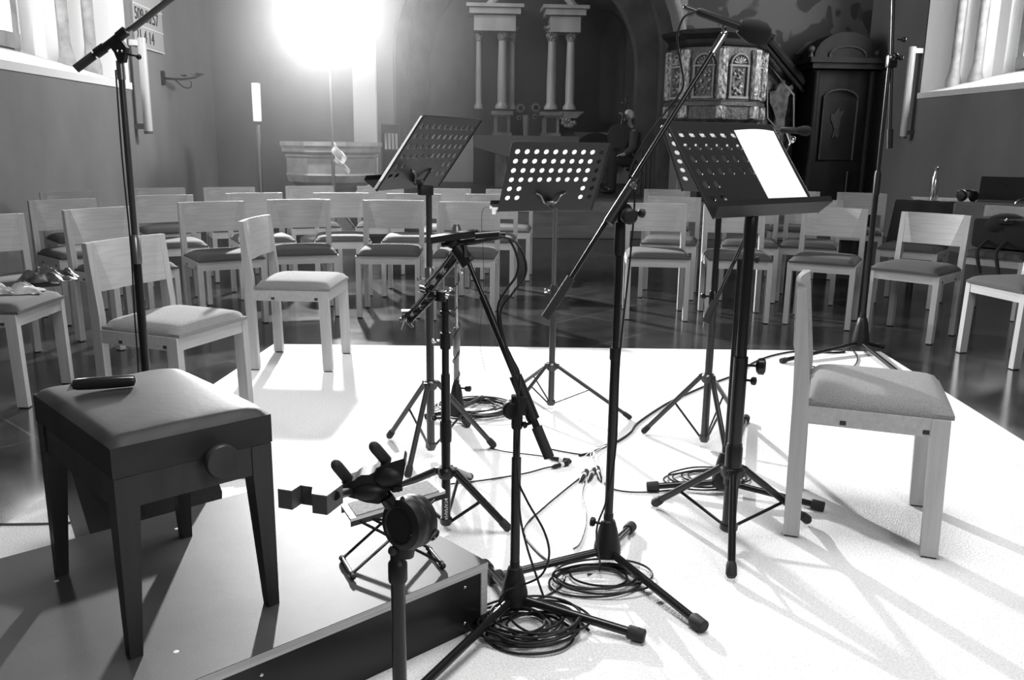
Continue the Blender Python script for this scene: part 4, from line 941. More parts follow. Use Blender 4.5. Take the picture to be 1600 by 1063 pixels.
# wall fittings
t = thing('hymn_board', 'pale hymn number board hanging on the left wall beside the window', 'board', (XL+.02, 10.55, 2.55))
by0, by1 = gx(207, 72, XL).y, gx(253, 84, XL).y
bz = gx(230, 78, XL).z
m = MB(); m.box((XL+.015, (by0+by1)/2, bz+.45), (.03, by1-by0, .9)); obj('board_panel', m, mat('board_white', .45, .7), t, False)
for r, s in enumerate(('21 4 14', '509 50.57', '76', '179 8')):
    text_on(t, s, .19, (XL+.034, by0+.04, bz+.12+.225*r), (0, 1, 0), (0, 0, 1), PAPERTXT, 'number_row', .002)
m = MB()
for r in range(5): m.box((XL+.033, (by0+by1)/2, bz+.005+.222*r), (.01, by1-by0, .012))
obj('number_rail', m, WHITEW, t, False)
def tubelamp(x, sg, y, za, zb, label):
    t = thing('tube_lamp', label, 'lamp', (x, y, za), 'tube lamps on the side walls')
    m = MB(); m.tube((x-sg*.14, y, za), (x-sg*.14, y, zb), .045, n=16); obj('lamp_tube', m, mat('opal_tube', .55, .3), t)
    m = MB(); m.box((x-sg*.07, y, za+.05), (.14, .06, .06)); m.box((x-sg*.07, y, zb-.05), (.14, .06, .06)); m.tube((x-sg*.14, y, za-.03), (x-sg*.14, y, za+.0), .047); obj('wall_bracket', m, STEEL, t, False)
q = gx(232, 205, XL+.14); q2 = gx(214, 57, XL+.14); tubelamp(XL, -1, q.y, q.z, q2.z, 'long tube lamp fixed upright on the left wall beside the window')
q = gx(1411, 213, XR-.14); q2 = gx(1431, 72, XR-.14); tubelamp(XR, 1, q.y, q.z, q2.z, 'long tube lamp fixed upright on the right wall, its top brightly lit')
q = gx(253, 122, XL)
t = thing('wall_sconce', 'curved iron candle arm on the left wall past the tube lamp', 'sconce', tuple(q))
m = MB(); m.box(q+Vector((.015, 0, 0)), (.03, .08, .16)); obj('back_plate', m, DARKSTEEL, t, False)
m = MB(); m.path(smoothpts([q, q+Vector((.22, .0, -.01)), q+Vector((.42, 0, .02))]), .014, 8); m.path(smoothpts([q+Vector((.15, 0, -.01)), q+Vector((.25, 0, -.1)), q+Vector((.33, 0, -.1)), q+Vector((.34, 0, -.03))]), .009, 8); obj('candle_arm', m, DARKSTEEL, t)
m = MB(); m.lathe(q+Vector((.42, 0, .02)), [(.02, 0), (.08, .03), (.085, .04)]); m.lathe(q+Vector((.26, 0, .02)), [(.02, 0), (.05, .02)]); obj('drip_tray', m, CHROME, t)

# altar and retable
AY = 15.7; ax0, ax1 = gy(742, 212, AY).x, gy(905, 212, AY).x; az = gy(820, 212, AY).z; CZ = .44
alt = thing('altar', 'broad pale stone altar table under the columns', 'altar', ((ax0+ax1)/2, AY, CZ))
zlo = gy(820, 231, AY).z
m = MB(); m.prism([(ax0, AY, az), (ax1, AY, az), (ax1, AY, zlo), (ax0+.7, AY, zlo-.18), (ax0+.62, AY, zlo-.17), (ax0, AY, zlo)], (0, .85, 0)); obj('mensa', m, mat('altar_stone', .16, .6), alt, False)
m = MB(); pz0, pz1 = CZ, zlo-.02; m.box((gy(783, 250, AY).x, AY+.25, (pz0+pz1)/2), (.2, .3, pz1-pz0)); obj('pedestal', m, STONE, alt, False)
m = MB(); m.box((gy(880, 250, AY).x, AY+.25, (pz0+pz1)/2), (.25, .3, pz1-pz0)); obj('pedestal', m, STONE, alt, False)
RY = 16.9
ret = thing('altar_retable', 'tall dark altarpiece with pale columns behind the altar', 'altarpiece', (gy(830, 200, RY).x, RY, az))
GOLD = mat('pale_marbled_column', .5, .3, noise=(.4, .6, (3, 3, 1), 4)); RETD = mat('retable_dark', .045, .6)
rx = lambda px: gy(px, 150, RY).x
rz_ = lambda py: gy(820, py, RY).z
m = MB(); m.box(((rx(740)+rx(900))/2, RY+.3, (rz_(208)+rz_(-40))/2), (rx(900)-rx(740), .15, rz_(-40)-rz_(208))); m.box(((rx(740)+rx(900))/2, RY+.1, (CZ+rz_(208))/2), (rx(900)-rx(740), .3, rz_(208)-CZ)); obj('back_panel', m, RETD, ret, False)
for px, big in ((748, 0), (784, 1), (800, 0), (860, 1), (889, 1)):
    x = rx(px); r = .085 if big else .055; yo = RY-.12 if big else RY+.05
    z0_, z1_ = rz_(171), rz_(66)
    m = MB(); m.lathe((x, yo, z0_), [(r*1.5, 0), (r*1.5, .05), (r*1.15, .09), (r, .13), (r*1.03, (z1_-z0_)*.4), (r*.86, z1_-z0_)], n=20); obj('column', m, GOLD, ret)
    m = MB(); m.lathe((x, yo, z1_), [(r*.9, 0), (r*1.1, .04), (r*1.5, .13), (r*1.2, .15), (r*1.7, .22)], n=12); m.box((x, yo, z1_+.24), (r*3.6, r*3.6, .05)); obj('capital', m, CARVED_G, ret)
    if px in (784, 860):
        m = MB(); zb_, zt_2 = az, rz_(178); m.box((x, yo, (zb_+zt_2)/2), (.3, .3, zt_2-zb_)); m.box((x, yo, zt_2), (.4, .4, .07)); m.box((x, yo, zb_+.03), (.36, .36, .06)); ped = obj('plinth', m, STONE, ret, False)
        m = MB(); m.box((x-.0, yo-.152, (zb_+zt_2)/2), (.18, .01, (zt_2-zb_)*.66)); obj('plinth_panel', m, RETD, ped, False)
x = rx(889); m = MB(); m.prism([(x-.2, RY-.3, rz_(174)), (x+.26, RY-.3, rz_(174)), (x+.12, RY-.3, rz_(184)), (x-.2, RY-.3, rz_(186))], (0, .4, 0)); obj('bracket_shelf', m, STONE, ret, False)
m = MB(); 
for k in range(9): m.ball((x-.12+.05*(k % 5), RY-.28, rz_(188)-.045*(k//3)), .05)
obj('scroll_carving', m, CARVED_G, ret)
for a_, b_ in ((735, 808), (850, 906)):
    m = MB(); xa, xb = rx(a_), rx(b_)
    m.box(((xa+xb)/2, RY-.05, rz_(40)), (xb-xa-.12, .5, rz_(28)-rz_(52))); m.box(((xa+xb)/2, RY-.08, rz_(22)), (xb-xa+.05, .6, .1)); m.box(((xa+xb)/2, RY-.08, rz_(14)), (xb-xa+.16, .7, .06)); obj('entablature', m, GOLD, ret, False)
m = MB(); pts = [(rx(762)+(rx(895)-rx(762))*i/10, RY-.1, rz_(12)+.55*sin(pi*i/10)) for i in range(11)]; m.path(pts, .07, 8); obj('pediment', m, GOLD, ret)
# vase with sunflowers
vx = gy(822, 205, AY+.3).x
t = thing('glass_vase', 'tall clear glass vase on the altar', 'vase', (vx, AY+.3, az))
m = MB(); m.lathe((vx, AY+.3, az), [(.045, 0), (.05, .02), (.07, .36), (.066, .36), (.045, .04), (.04, .03)], n=20); obj('vase_glass', m, mat('vase_glass', .5, .12, trans=.6), t)
for k, (px, py, lb) in enumerate(((813, 169, 'large sunflower leaning left out of the glass vase'), (837, 168, 'large sunflower leaning right out of the glass vase'), (811, 184, 'drooping small flower at the left of the vase'), (836, 182, 'drooping small flower at the right of the vase'))):
    c = gy(px, py, AY+.22); r = .075 if k < 2 else .04
    t = thing('sunflower', lb, 'flower', tuple(c), 'flowers in the altar vase')
    m = MB(); m.path(smoothpts([(vx, AY+.3, az+.05), (vx+(c.x-vx)*.3, AY+.3, az+.34), c+Vector((0, .03, 0))]), .006, 6); obj('stem', m, DARKSTEEL, t)
    m = MB()
    for i in range(14):
        a = 2*pi*i/14; d1 = Vector((cos(a), 0, sin(a))); d2 = Vector((-sin(a), 0, cos(a))); m.prism([c+d1*r*.45-d2*r*.14, c+d1*r*1.25, c+d1*r*.45+d2*r*.14], (0, .006, 0))
    obj('petals', m, mat('petal', .35, .7) if k == 0 else bpy.data.materials['petal'], t, False)
    m = MB(); m.lathe(c+Vector((0, .01, 0)), [(r*.6, 0), (r*.62, .02), (r*.3, .03)], (0, -1, 0), 16); obj('flower_head', m, OAK_D, t)

# pulpit
PY = 12.35
pcx = gy(1118, 120, PY).x; PUc = Vector((pcx, PY, FZ))
pul = thing('pulpit', 'dark carved octagonal pulpit with pale gilded pilasters and stair', 'pulpit', tuple(PUc))
pz = lambda py: gy(1118, py, PY-.5).z
R8 = .66; rot8 = radians(-8)
def octp(prof, rot=rot8, n=8):
    m = MB(); rings = [[m.b.verts.new(PUc+Vector((r*cos(2*pi*i/n+rot), r*sin(2*pi*i/n+rot), z))) for i in range(n)] for r, z in prof]
    for a, b in zip(rings, rings[1:]):
        for j in range(n): m.b.faces.new((a[j], a[(j+1) % n], b[(j+1) % n], b[j]))
    m.b.faces.new(rings[0][::-1]); m.b.faces.new(rings[-1]); return m
za, zb = pz(162), pz(70)
obj('pulpit_body', octp([(R8*.55, 1.0), (R8*.9, pz(190)), (R8, pz(185)), (R8, pz(165)), (R8*1.05, pz(164)), (R8*1.05, pz(158)), (R8*.97, pz(156)), (R8*.97, zb), (R8*1.02, zb+.02)]), CARVED, pul, False)
obj('cornice', octp([(R8*1.0, pz(72)), (R8*1.04, pz(70)), (R8*1.0, pz(66)), (R8*1.02, pz(60)), (R8*1.15, pz(52)), (R8*1.17, pz(46)), (R8*1.05, pz(44))]), OAK_D, pul, False)
obj('post', octp([(.16, 0), (.16, .9), (.3, 1.02)]), OAK_D, pul, False)
for i in range(8):
    a = 2*pi*i/8+rot8; p = PUc+Vector((R8*.985*cos(a), R8*.985*sin(a), 0))
    if p.y > PY+.15: continue
    m = MB(); m.box(p+Vector((0, 0, (pz(154)+pz(76))/2)), (.085, .115, pz(76)-pz(154)), a, .008); m.box(p+Vector((0, 0, pz(174))), (.1, .12, .16), a, .01); obj('carved_pilaster', m, CARVED_G, pul)
    am = a+pi/8; c = PUc+Vector((R8*.90*cos(am), R8*.90*sin(am), 0)); tdir = Vector((-sin(am), cos(am), 0)); nd = Vector((cos(am), sin(am), 0))
    if c.y > PY: continue
    m = MB(); z0_, z1_ = pz(150), pz(103); hw_ = .13
    for s in (-1, 1): m.box(c+nd*.012+tdir*s*hw_+Vector((0, 0, (z0_+z1_)/2)), (.03, .022, z1_-z0_), am)
    m.path([c+nd*.02+tdir*(hw_*cos(q_))+Vector((0, 0, z1_+.03+hw_*1.0*sin(q_))) for q_ in [pi*k/12 for k in range(13)]], .014, 8)
    m.box(c+nd*.012+Vector((0, 0, z1_+.012)), (.035, .3, .025), am); m.box(c+nd*.012+Vector((0, 0, z0_-.01)), (.035, .3, .03), am); obj('arched_frame', m, STONE, pul)
    m = MB(); rd = random.Random(i)
    for k in range(26): m.ball(c+nd*.005+tdir*rd.uniform(-.09, .09)+Vector((0, 0, rd.uniform(z0_+.04, z1_-.03))), rd.uniform(.012, .026), 8)
    for k in range(7): q_ = pi*(k+.5)/7; m.path([c+nd*.01+Vector((0, 0, z1_+.04)), c+nd*.02+tdir*(.095*cos(q_))+Vector((0, 0, z1_+.035+.095*sin(q_)))], [.006, .014], 6)
    obj('relief_carving', m, CARVED_G, pul)
# stair with handrail going down to the right
s0_, s1_ = gy(1193, 55, 12.6), gy(1256, 130, 12.7)
m = MB(); dd = Vector((0, 0, -.1))
m.path([s0_, s1_], .05, 8); m.path([s0_+dd*1.2, s1_+dd*1.2], .03, 8); m.path([s0_+dd*-.6, s1_+dd*-.6], .025, 8); obj('handrail', m, OAK_D, pul)
m = MB(); m.prism([Vector((s0_.x-.1, 12.75, .3)), Vector((s1_.x, 12.95, .3)), Vector((s1_.x, 12.95, s1_.z)), Vector((s0_.x-.1, 12.75, s0_.z))], (0, .05, 0)); obj('stair_panel', m, CARVED, pul, False)
px_ = [(1198, 97), (1199, 185), (1222, 210), (1240, 200), (1240, 148)]
m = MB(); m.path([gy(x, y, 12.72) for x, y in px_], .014, 8, closed=True); obj('panel_moulding', m, STONE, pul)
def figure_patch(cx, cy, Y, h, parent, mt):
    c = gy(cx, cy, Y); m = MB(); o2 = [(-.1, .32), (-.06, .42), (-.02, .46), (.0, .52), (.05, .5), (.06, .42), (.14, .4), (.2, .46), (.22, .38), (.14, .22), (.13, 0), (.1, -.2), (.12, -.42), (.03, -.5), (-.02, -.4), (-.08, -.5), (-.12, -.44), (-.06, -.2), (-.14, 0), (-.2, .1), (-.22, .3)]
    m.prism([c+Vector((x*h, 0, z*h)) for x, z in o2], (0, .012, 0)); return obj('painted_figure', m, mt, parent, False)
figure_patch(1219, 170, 12.715, .78, pul, mat('faded_figure', .12, .8, noise=(.05, .17, (12, 12, 12), 4)))

# dark carved cabinet in the corner
KY = 12.55
kx0, kx1 = gy(1264, 180, KY).x, min(gy(1370, 180, KY).x, XR-.16); kc = (kx0+kx1)/2
cab = thing('confessional_cabinet', 'tall black carved cabinet with arched top in the far right corner', 'cabinet', (kc, KY, FZ))
kz = lambda py: gy(1315, py, KY).z
m = MB(); m.box((kc, KY+.28, kz(110)/2), (kx1-kx0, .55, kz(110))); obj('cabinet_body', m, OAK_D, cab, False)
m = MB(); m.box((kc, KY+.2, kz(103)), (kx1-kx0+.14, .74, .1)); m.box((kc, KY+.2, kz(96)), (kx1-kx0+.24, .84, .07)); obj('cornice', m, OAK_D, cab, False)
m = MB(); n_ = 16; pts = [(kx0+.02, KY-.05, kz(95))]+[(kc-.47*cos(pi*i/n_), KY-.05, kz(92)+.36*sin(pi*i/n_)) for i in range(n_+1)]+[(kx1-.02, KY-.05, kz(95))]; m.prism(pts, (0, .5, 0)); obj('arched_pediment', m, OAK_D, cab, False)
m = MB(); m.path([(kc+.26*cos(2*pi*i/20)*1., KY-.07, kz(94)+.12*sin(2*pi*i/20)+.06) for i in range(20)], .012, 6, closed=True); obj('oval_moulding', m, CARVED, cab)
dr = MB(); dx0, dx1 = gy(1282, 200, KY).x, gy(1334, 200, KY).x; dr.box(((dx0+dx1)/2, KY-.01, (kz(152)+kz(250))/2), (dx1-dx0, .03, kz(152)-kz(250))); dd_ = obj('door', dr, OAK_D, cab, False)
m = MB(); m.tube((dx1, KY-.035, kz(250)), (dx1, KY-.035, kz(156)), .013); m.path([((dx0+dx1)/2+(dx1-dx0)/2*cos(pi*i/10), KY-.035, kz(154)+.12*sin(pi*i/10)) for i in range(11)], .012, 6); m.tube((dx0, KY-.035, kz(250)), (dx0, KY-.035, kz(156)), .006)
obj('door_moulding', m, mat('worn_moulding', .08, .5), dd_)
m = MB(); m.tube((dx1-.04, KY-.02, kz(320)), (dx1-.04, KY-.02, kz(268)), .012); obj('lower_moulding', m, bpy.data.materials['worn_moulding'], cab)
figure_patch(1307, 193, KY-.04, .42, cab, mat('faint_figure', .05, .9))
for s in (kx0+.05, kx1-.05):
    m = MB(); m.tube((s, KY-.03, .1), (s, KY-.03, kz(112)), .045); obj('corner_column', m, OAK_D, cab)
m = MB(); m.ball((gy(1268, 78, KY).x, KY, kz(78)), .05); m.lathe((gy(1268, 78, KY).x, KY, kz(92)), [(.05, 0), (.02, .08), (.02, .12)]); obj('finial', m, CARVED, cab)
m = MB(); m.ball((gy(1368, 82, KY).x, KY, kz(82)), .06); m.lathe((gy(1368, 82, KY).x, KY, kz(96)), [(.05, 0), (.02, .08), (.02, .12)]); obj('finial', m, CARVED, cab)
# dark painted plaster canopy above
m = MB(); m.prism([(kx0-.05, YE-.03, kz(78)), (kx0+.12, YE-.03, kz(58)), (kc, YE-.03, kz(50)), (kx1-.02, YE-.03, kz(46)), (kx1-.1, YE-.03, kz(84))], (0, .03, 0)); struct('trim_7', m, STONE_D)

# low barrier in the chancel arch and dark stall
m = MB(); pts = []
sx0, sx1 = gy(905, 215, 16.6).x, gy(968, 215, 16.6).x
for i in range(13): t_ = i/12; pts.append((sx0+(sx1-sx0)*t_, 16.6, gy(930, 222, 16.6).z+.17*sin(pi*min(1, t_*1.15))**.6 if t_ < .87 else gy(930, 215, 16.6).z))
m.prism([(sx0, 16.6, gy(930, 223, 16.6).z-.02)]+pts+[(sx1, 16.6, gy(930, 223, 16.6).z-.02)], (0, .1, 0)); m.box((sx1-.1, 16.65, .9), (.1, .1, .95))
solo('chancel_stall', m, OAK_D, 'dark stall with a curved top right of the altar', 'stall', smooth=False)
m = MB()
ra, rb_ = gy(1003, 232, 14.0), gy(1050, 234, 14.0)
for i in range(8): xx = ra.x+(rb_.x-ra.x)*i/7; m.tube((xx, 14.0, CZ), (xx, 14.0, ra.z), .014)
m.box(((ra.x+rb_.x)/2, 14.0, ra.z), (rb_.x-ra.x+.05, .06, .04))
solo('chancel_railing', m, STONE_D, 'dark railing with thin bars right of the cello player', 'railing', smooth=False)

# ------------------------------------------------------------------ cello and player
QY = 14.1
cc = gy(963, 228, QY)
cel = thing('cello', 'dark cello held upright beside the altar', 'cello', (cc.x, QY, CZ))
def cello_outline(s):
    L = [(0, -.37), (.12, -.36), (.2, -.29), (.218, -.2), (.2, -.1), (.15, -.05), (.125, .0), (.14, .06), (.17, .12), (.172, .2), (.14, .29), (.07, .345), (.03, .36)]
    return L+[(-x, y) for x, y in L[::-1] if x > 0]
tl = radians(10)
def cw(x, y, n=0): return Vector((cc.x, QY+n, cc.z))+Vector((cos(tl)*x+sin(tl)*y, 0, -sin(tl)*x+cos(tl)*y))
m = MB(); m.prism([cw(x, y, -.06) for x, y in cello_outline(1)], (0, .12, 0)); bmesh.ops.bevel(m.b, geom=m.b.edges[:], offset=.01, segments=2, affect='EDGES'); obj('body', m, VARNISH, cel)
m = MB(); m.path([cw(0, .34, -.05), cw(0, .62, -.04), cw(0, .68, -.03)], [.02, .016, .014], 10); m.path([cw(0, .66, -.04), cw(0, .73, -.045), cw(0, .755, -.02), cw(0, .74, 0)], [.016, .018, .02, .012], 10); obj('neck', m, VARNISH, cel)
for k in (-1, 1): m = MB(); m.tube(cw(0, .67, -.03), cw(k*.05, .675+.01*k, -.03), .007); m.ball(cw(k*.055, .675+.01*k, -.03), .012); obj('tuning_peg', m, CHROME if k < 0 else VARNISH, cel)
m = MB(); m.tube(cw(0, -.37), Vector((cw(0, -.37).x-.03, QY-.05, CZ)), .006); obj('endpin', m, CHROME, cel)
m = MB(); m.box(cw(0, -.06, -.085), (.09, .03, .05)); m.path([cw(0, -.1, -.09), cw(0, -.3, -.08)], [.02, .03], 8); obj('bridge', m, OAK_D, cel)
# person: seated, facing left, bent over the cello
hx = gy(984, 184, QY)
per = thing('person', 'white haired person in a dark jacket seated behind the cello', 'person', (hx.x+.12, QY+.1, CZ))
def skin_body(name, verts, edges, radii, mt, parent, sub=1):
    me = bpy.data.meshes.new(name); off = Vector(parent['_o']); me.from_pydata([tuple(Vector(v)-off) for v in verts], edges, []); o = bpy.data.objects.new(name, me); COL.objects.link(o)
    sk = o.modifiers.new('skin', 'SKIN'); o.modifiers.new('sub', 'SUBSURF').levels = sub; o.modifiers['sub'].render_levels = sub
    for i, r in enumerate(radii): me.skin_vertices[0].data[i].radius = (r, r)
    me.skin_vertices[0].data[0].use_root = True
    dg = bpy.context.evaluated_depsgraph_get(); ne = bpy.data.meshes.new_from_object(o.evaluated_get(dg)); bpy.data.objects.remove(o)
    ne.materials.clear(); ne.materials.append(mt)
    for p in ne.polygons: p.use_smooth = True
    o = bpy.data.objects.new(name, ne); COL.objects.link(o); o.parent = parent; return o
bx, byy, bz_ = hx.x+.16, QY+.12, CZ
V = [(bx, byy, bz_+.52), (bx-.03, byy, bz_+.72), (bx-.07, byy, bz_+.92), (bx-.10, byy, bz_+1.03), (hx.x+.02, byy, bz_+1.09), (hx.x-.01, byy, hx.z-.02), (hx.x-.03, byy, hx.z+.06),
     (bx-.08, byy-.18, bz_+.96), (bx-.12, byy-.27, bz_+.72), (cc.x+.10, QY-.14, bz_+.62),
     (bx-.08, byy+.18, bz_+.96), (bx-.16, byy+.26, bz_+.80), (cc.x+.12, QY+.02, cc.z+.48),
     (bx-.05, byy-.13, bz_+.50), (bx-.42, byy-.24, bz_+.50), (bx-.42, byy-.24, bz_+.07), (bx-.56, byy-.24, bz_+.04),
     (bx-.05, byy+.13, bz_+.50), (bx-.40, byy+.26, bz_+.50), (bx-.38, byy+.26, bz_+.07), (bx-.52, byy+.26, bz_+.04)]
Ed = [(0, 1), (1, 2), (2, 3), (3, 4), (4, 5), (5, 6), (2, 7), (7, 8), (8, 9), (2, 10), (10, 11), (11, 12), (0, 13), (13, 14), (14, 15), (15, 16), (0, 17), (17, 18), (18, 19), (19, 20)]
Rr = [.15, .14, .15, .07, .055, .085, .06, .065, .048, .032, .065, .048, .032, .09, .07, .045, .04, .09, .07, .045, .04]
def hand(base, d):
    global V, Ed, Rr
    base = len(V) if False else base
    p = Vector(V[base]); d = Vector(d).normalized(); i0 = len(V); V.append(tuple(p+d*.05)); Ed.append((base, i0)); Rr.append(.03)
    s = d.cross(Vector((0, 0, 1))).normalized()
    for k in range(4):
        a = len(V); off = s*(-.027+.018*k); V.append(tuple(p+d*.085+off)); V.append(tuple(p+d*(.115+.006*(1-abs(k-1.5)))+off+Vector((0, 0, -.015)))); Ed.append((i0, a)); Ed.append((a, a+1)); Rr += [.009, .008]
    a = len(V); V.append(tuple(p+d*.05+s*.045)); Ed.append((i0, a)); Rr.append(.010)
hand(9, (-1, 0, -.1)); hand(12, (-.8, -.4, .3))
skin_body('body', V, Ed, Rr, SKIN, per)
m = MB(); m.ball((hx.x-.085, byy, hx.z+.01), (.02, .014, .018)); m.ball((hx.x+.0, byy-.078, hx.z+.01), (.018, .01, .026)); m.ball((hx.x-.07, byy-.035, hx.z+.035), .009); m.ball((hx.x-.07, byy+.035, hx.z+.035), .009); m.box((hx.x-.083, byy, hx.z-.03), (.01, .035, .007)); obj('face', m, SKIN, per)
m = MB(); m.ball((hx.x+.012, byy, hx.z+.045), (.095, .088, .088)); obj('hair', m, HAIRW, per)
m = MB(); m.path(smoothpts([(bx, byy, bz_+.46), (bx, byy, bz_+.6), (bx-.03, byy, bz_+.78), (bx-.07, byy, bz_+.95), (bx-.10, byy, bz_+1.04)]), [.17]*6+[.175]*6+[.19]*6+[.17]*6+[.08], 20)
for sgn in (-1, 1):
    i_ = 7 if sgn < 0 else 10; m.path([V[i_], V[i_+1], Vector(V[i_+1]).lerp(Vector(V[i_+2]), .85)], [.09, .068, .05], 14)
obj('jacket', m, mat('dark_grey_wool', .06, .95), per)
m = MB(); 
for i_ in (13, 17): m.path([V[0], V[i_], V[i_+1], V[i_+2]], [.12, .10, .085, .06], 14)
obj('trousers', m, CLOTH_D, per)
m = MB()
for i_ in (15, 19): m.ball((V[i_][0]-.07, V[i_][1], bz_+.045), (.13, .05, .045))
obj('shoe', m, BLACKP, per)
st_ = thing('player_stool', 'dark low stool under the seated cello player', 'stool', (bx+.02, byy, CZ))
m = MB(); m.lathe((bx+.02, byy, CZ+.36), [(.17, 0), (.19, .02), (.19, .04)]); obj('seat', m, OAK_D, st_)
for k in range(4): a = pi/4+k*pi/2; m = MB(); m.tube((bx+.02+.13*cos(a), byy+.13*sin(a), CZ+.36), (bx+.02+.18*cos(a), byy+.18*sin(a), CZ), .015); obj('leg', m, OAK_D, st_)

# ------------------------------------------------------------------ things on and by the right chairs
# table with laptop, headphones, bottle
TY = 7.6; tz_ = .745
tq0, tq1 = gz(1395, 320, tz_), gz(1660, 335, tz_)
tab = thing('folding_table', 'narrow dark table behind the right chairs', 'table', (4.6, 7.7, FZ))
ta = Vector((3.98, 7.55, tz_)); tbv = Vector((5.75, 6.75, tz_)); td = (tbv-ta).normalized(); tn = Vector((-td.y, td.x, 0))
m = MB(); m.prism([ta, tbv, tbv+tn*.6, ta+tn*.6], (0, 0, .03)); obj('table_top', m, mat('table_laminate', .2, .35), tab, False)
for p in (ta+td*.06+tn*.06, tbv-td*.06+tn*.06, tbv-td*.06+tn*.54, ta+td*.06+tn*.54):
    m = MB(); m.tube(fix(p, FZ), fix(p, tz_), .015); obj('leg', m, BLACKM, tab)
tz_ += .03
def on_table(px, k=.2):
    d = ray(px, 300); # intersect vertical plane through the table's line
    p0 = ta+tn*k; den = d.x*td.y-d.y*td.x; t_ = (p0.x*td.y-p0.y*td.x)/den; return Vector((d.x*t_, d.y*t_, tz_))
lp0, lp1 = on_table(1529, .22), on_table(1660, .22)
lap = thing('laptop', 'open dark grey laptop seen from behind on the table', 'laptop', tuple(lp0))
ld_ = (lp1-lp0).normalized()*.40; lp1 = lp0+ld_
hl = .215; m = MB(); m.prism([lp0+Vector((0, 0, .01)), lp1+Vector((0, 0, .01)), lp1-tn*.07+Vector((0, 0, hl)), lp0-tn*.07+Vector((0, 0, hl))], tn*.008); scn = obj('screen_lid', m, mat('anodised_grey', .09, .4, metal=.5), lap, False)
cm_ = (lp0+lp1)/2-tn*.045+Vector((0, 0, .145)); m = MB(); m.lathe(cm_, [(.016, 0), (.016, .002)], -tn, 14); obj('lid_emblem', m, BLACKP, scn)
m = MB(); m.prism([lp0, lp1, lp1+tn*.27, lp0+tn*.27], (0, 0, .012)); obj('keyboard_base', m, bpy.data.materials['anodised_grey'], lap, False)
bt = on_table(1459, .12)
t = thing('steel_bottle', 'shiny steel bottle standing on the table before the right wall', 'bottle', tuple(bt))
m = MB(); m.lathe(bt, [(.032, 0), (.034, .01), (.034, .15), (.028, .19), (.016, .235), (.014, .25)], n=24); obj('bottle_body', m, CHROME, t)
m = MB(); m.lathe(bt+Vector((0, 0, .25)), [(.017, 0), (.017, .035), (.01, .04)]); m.path([bt+Vector((.01, 0, .285)), bt+Vector((.03, 0, .295))], .006, 8); obj('bottle_cap', m, STEEL, t)
hp = on_table(1512, .05)
t = thing('headphones', 'black over-ear headphones lying on the table beside the laptop', 'headphones', tuple(hp))
for s in (-1, 1):
    m = MB(); c = hp+td*.052*s+Vector((0, 0, .05)); m.lathe(c-td*s*.018-tn*.02, [(.034, 0), (.05, .008), (.05, .022), (.040, .034), (.015, .038)], td*s*.7-tn*.7, 24); obj('ear_cup', m, BLACKP, t)
m = MB(); m.path([hp+td*(.075*cos(a))+Vector((0, 0, .07+.02*sin(a)))+tn*(.10*sin(a)) for a in [pi*i/16 for i in range(17)]], .010, 10); obj('headband', m, BLACKP, t)
m = MB(); a_ = on_table(1475, .1); m.prism([a_, a_+td*.16, a_+td*.16+tn*.12, a_+tn*.12], (0, 0, .01)); solo('notepad', m, PAPER, 'pale pad on the table between bottle and headphones', 'pad', smooth=False)
# jacket over chair X
def chair_pt(x, y, rz, lx, ly, lz): return Vector((x+cos(rz)*lx-sin(rz)*ly, y+sin(rz)*lx+cos(rz)*ly, lz+FZ))
CX = (3.613, 6.786, -.70)
m = MB()
def jk(u, v):
    # over the backrest top: v 0..1 from the front lower edge over the top to behind
    s = -.215+.43*u
    if v < .6: t_ = v/.6; ly = .165+.03*t_+.006*sin(14*u); lz = .46+.355*t_; s = s*(1.02+.18*(1-t_)*abs(sin(5*u+1)))
    elif v < .7: t_ = (v-.6)/.1; ly = .195+.07*t_; lz = .815+.004*sin(pi*t_)
    else: t_ = (v-.7)/.3; ly = .27+.01*sin(11*u); lz = .815-.35*t_
    return chair_pt(*CX, s, ly, lz+.002*sin(21*u+9*v))
m.grid(jk, 26, 26); m.b.normal_update(); bmesh.ops.solidify(m.b, geom=m.b.faces[:], thickness=.006)
solo('black_jacket', m, CLOTH_D, 'black jacket hung over the backrest of a second row chair', 'jacket')
# bag on chair W
CW = (4.055, 6.328, -.86)
bg = thing('shoulder_bag', 'black bag with hanging straps resting on the chair before the laptop', 'bag', tuple(chair_pt(*CW, 0, 0, .49)))
m = MB(); c = chair_pt(*CW, .0, .03, .50+.115); m.box(c, (.40, .24, .23), CW[2], .04); m.ball(c+Vector((0, 0, .06)), (.17, .11, .09)); obj('bag_body', m, CLOTH_D, bg)
m = MB()
for s in (-.08, .05): m.path(smoothpts([chair_pt(*CW, s, -.09, .56), chair_pt(*CW, s-.01, -.235, .50), chair_pt(*CW, s+.01, -.245, .40), chair_pt(*CW, s+.03, -.25, .33)]), .013, 6)
m.box(chair_pt(*CW, .04, -.1, .71), (.1, .03, .03), CW[2], .005); obj('strap', m, CLOTH_D, bg)
m = MB(); m.ball(chair_pt(*CW, .04, -.12, .72), .014); m.path([chair_pt(*CW, .06+.07*cos(a), .2, .80+.05*sin(a)+.02) for a in [pi*i/10 for i in range(11)]], .005, 6); obj('buckle', m, CHROME, bg)

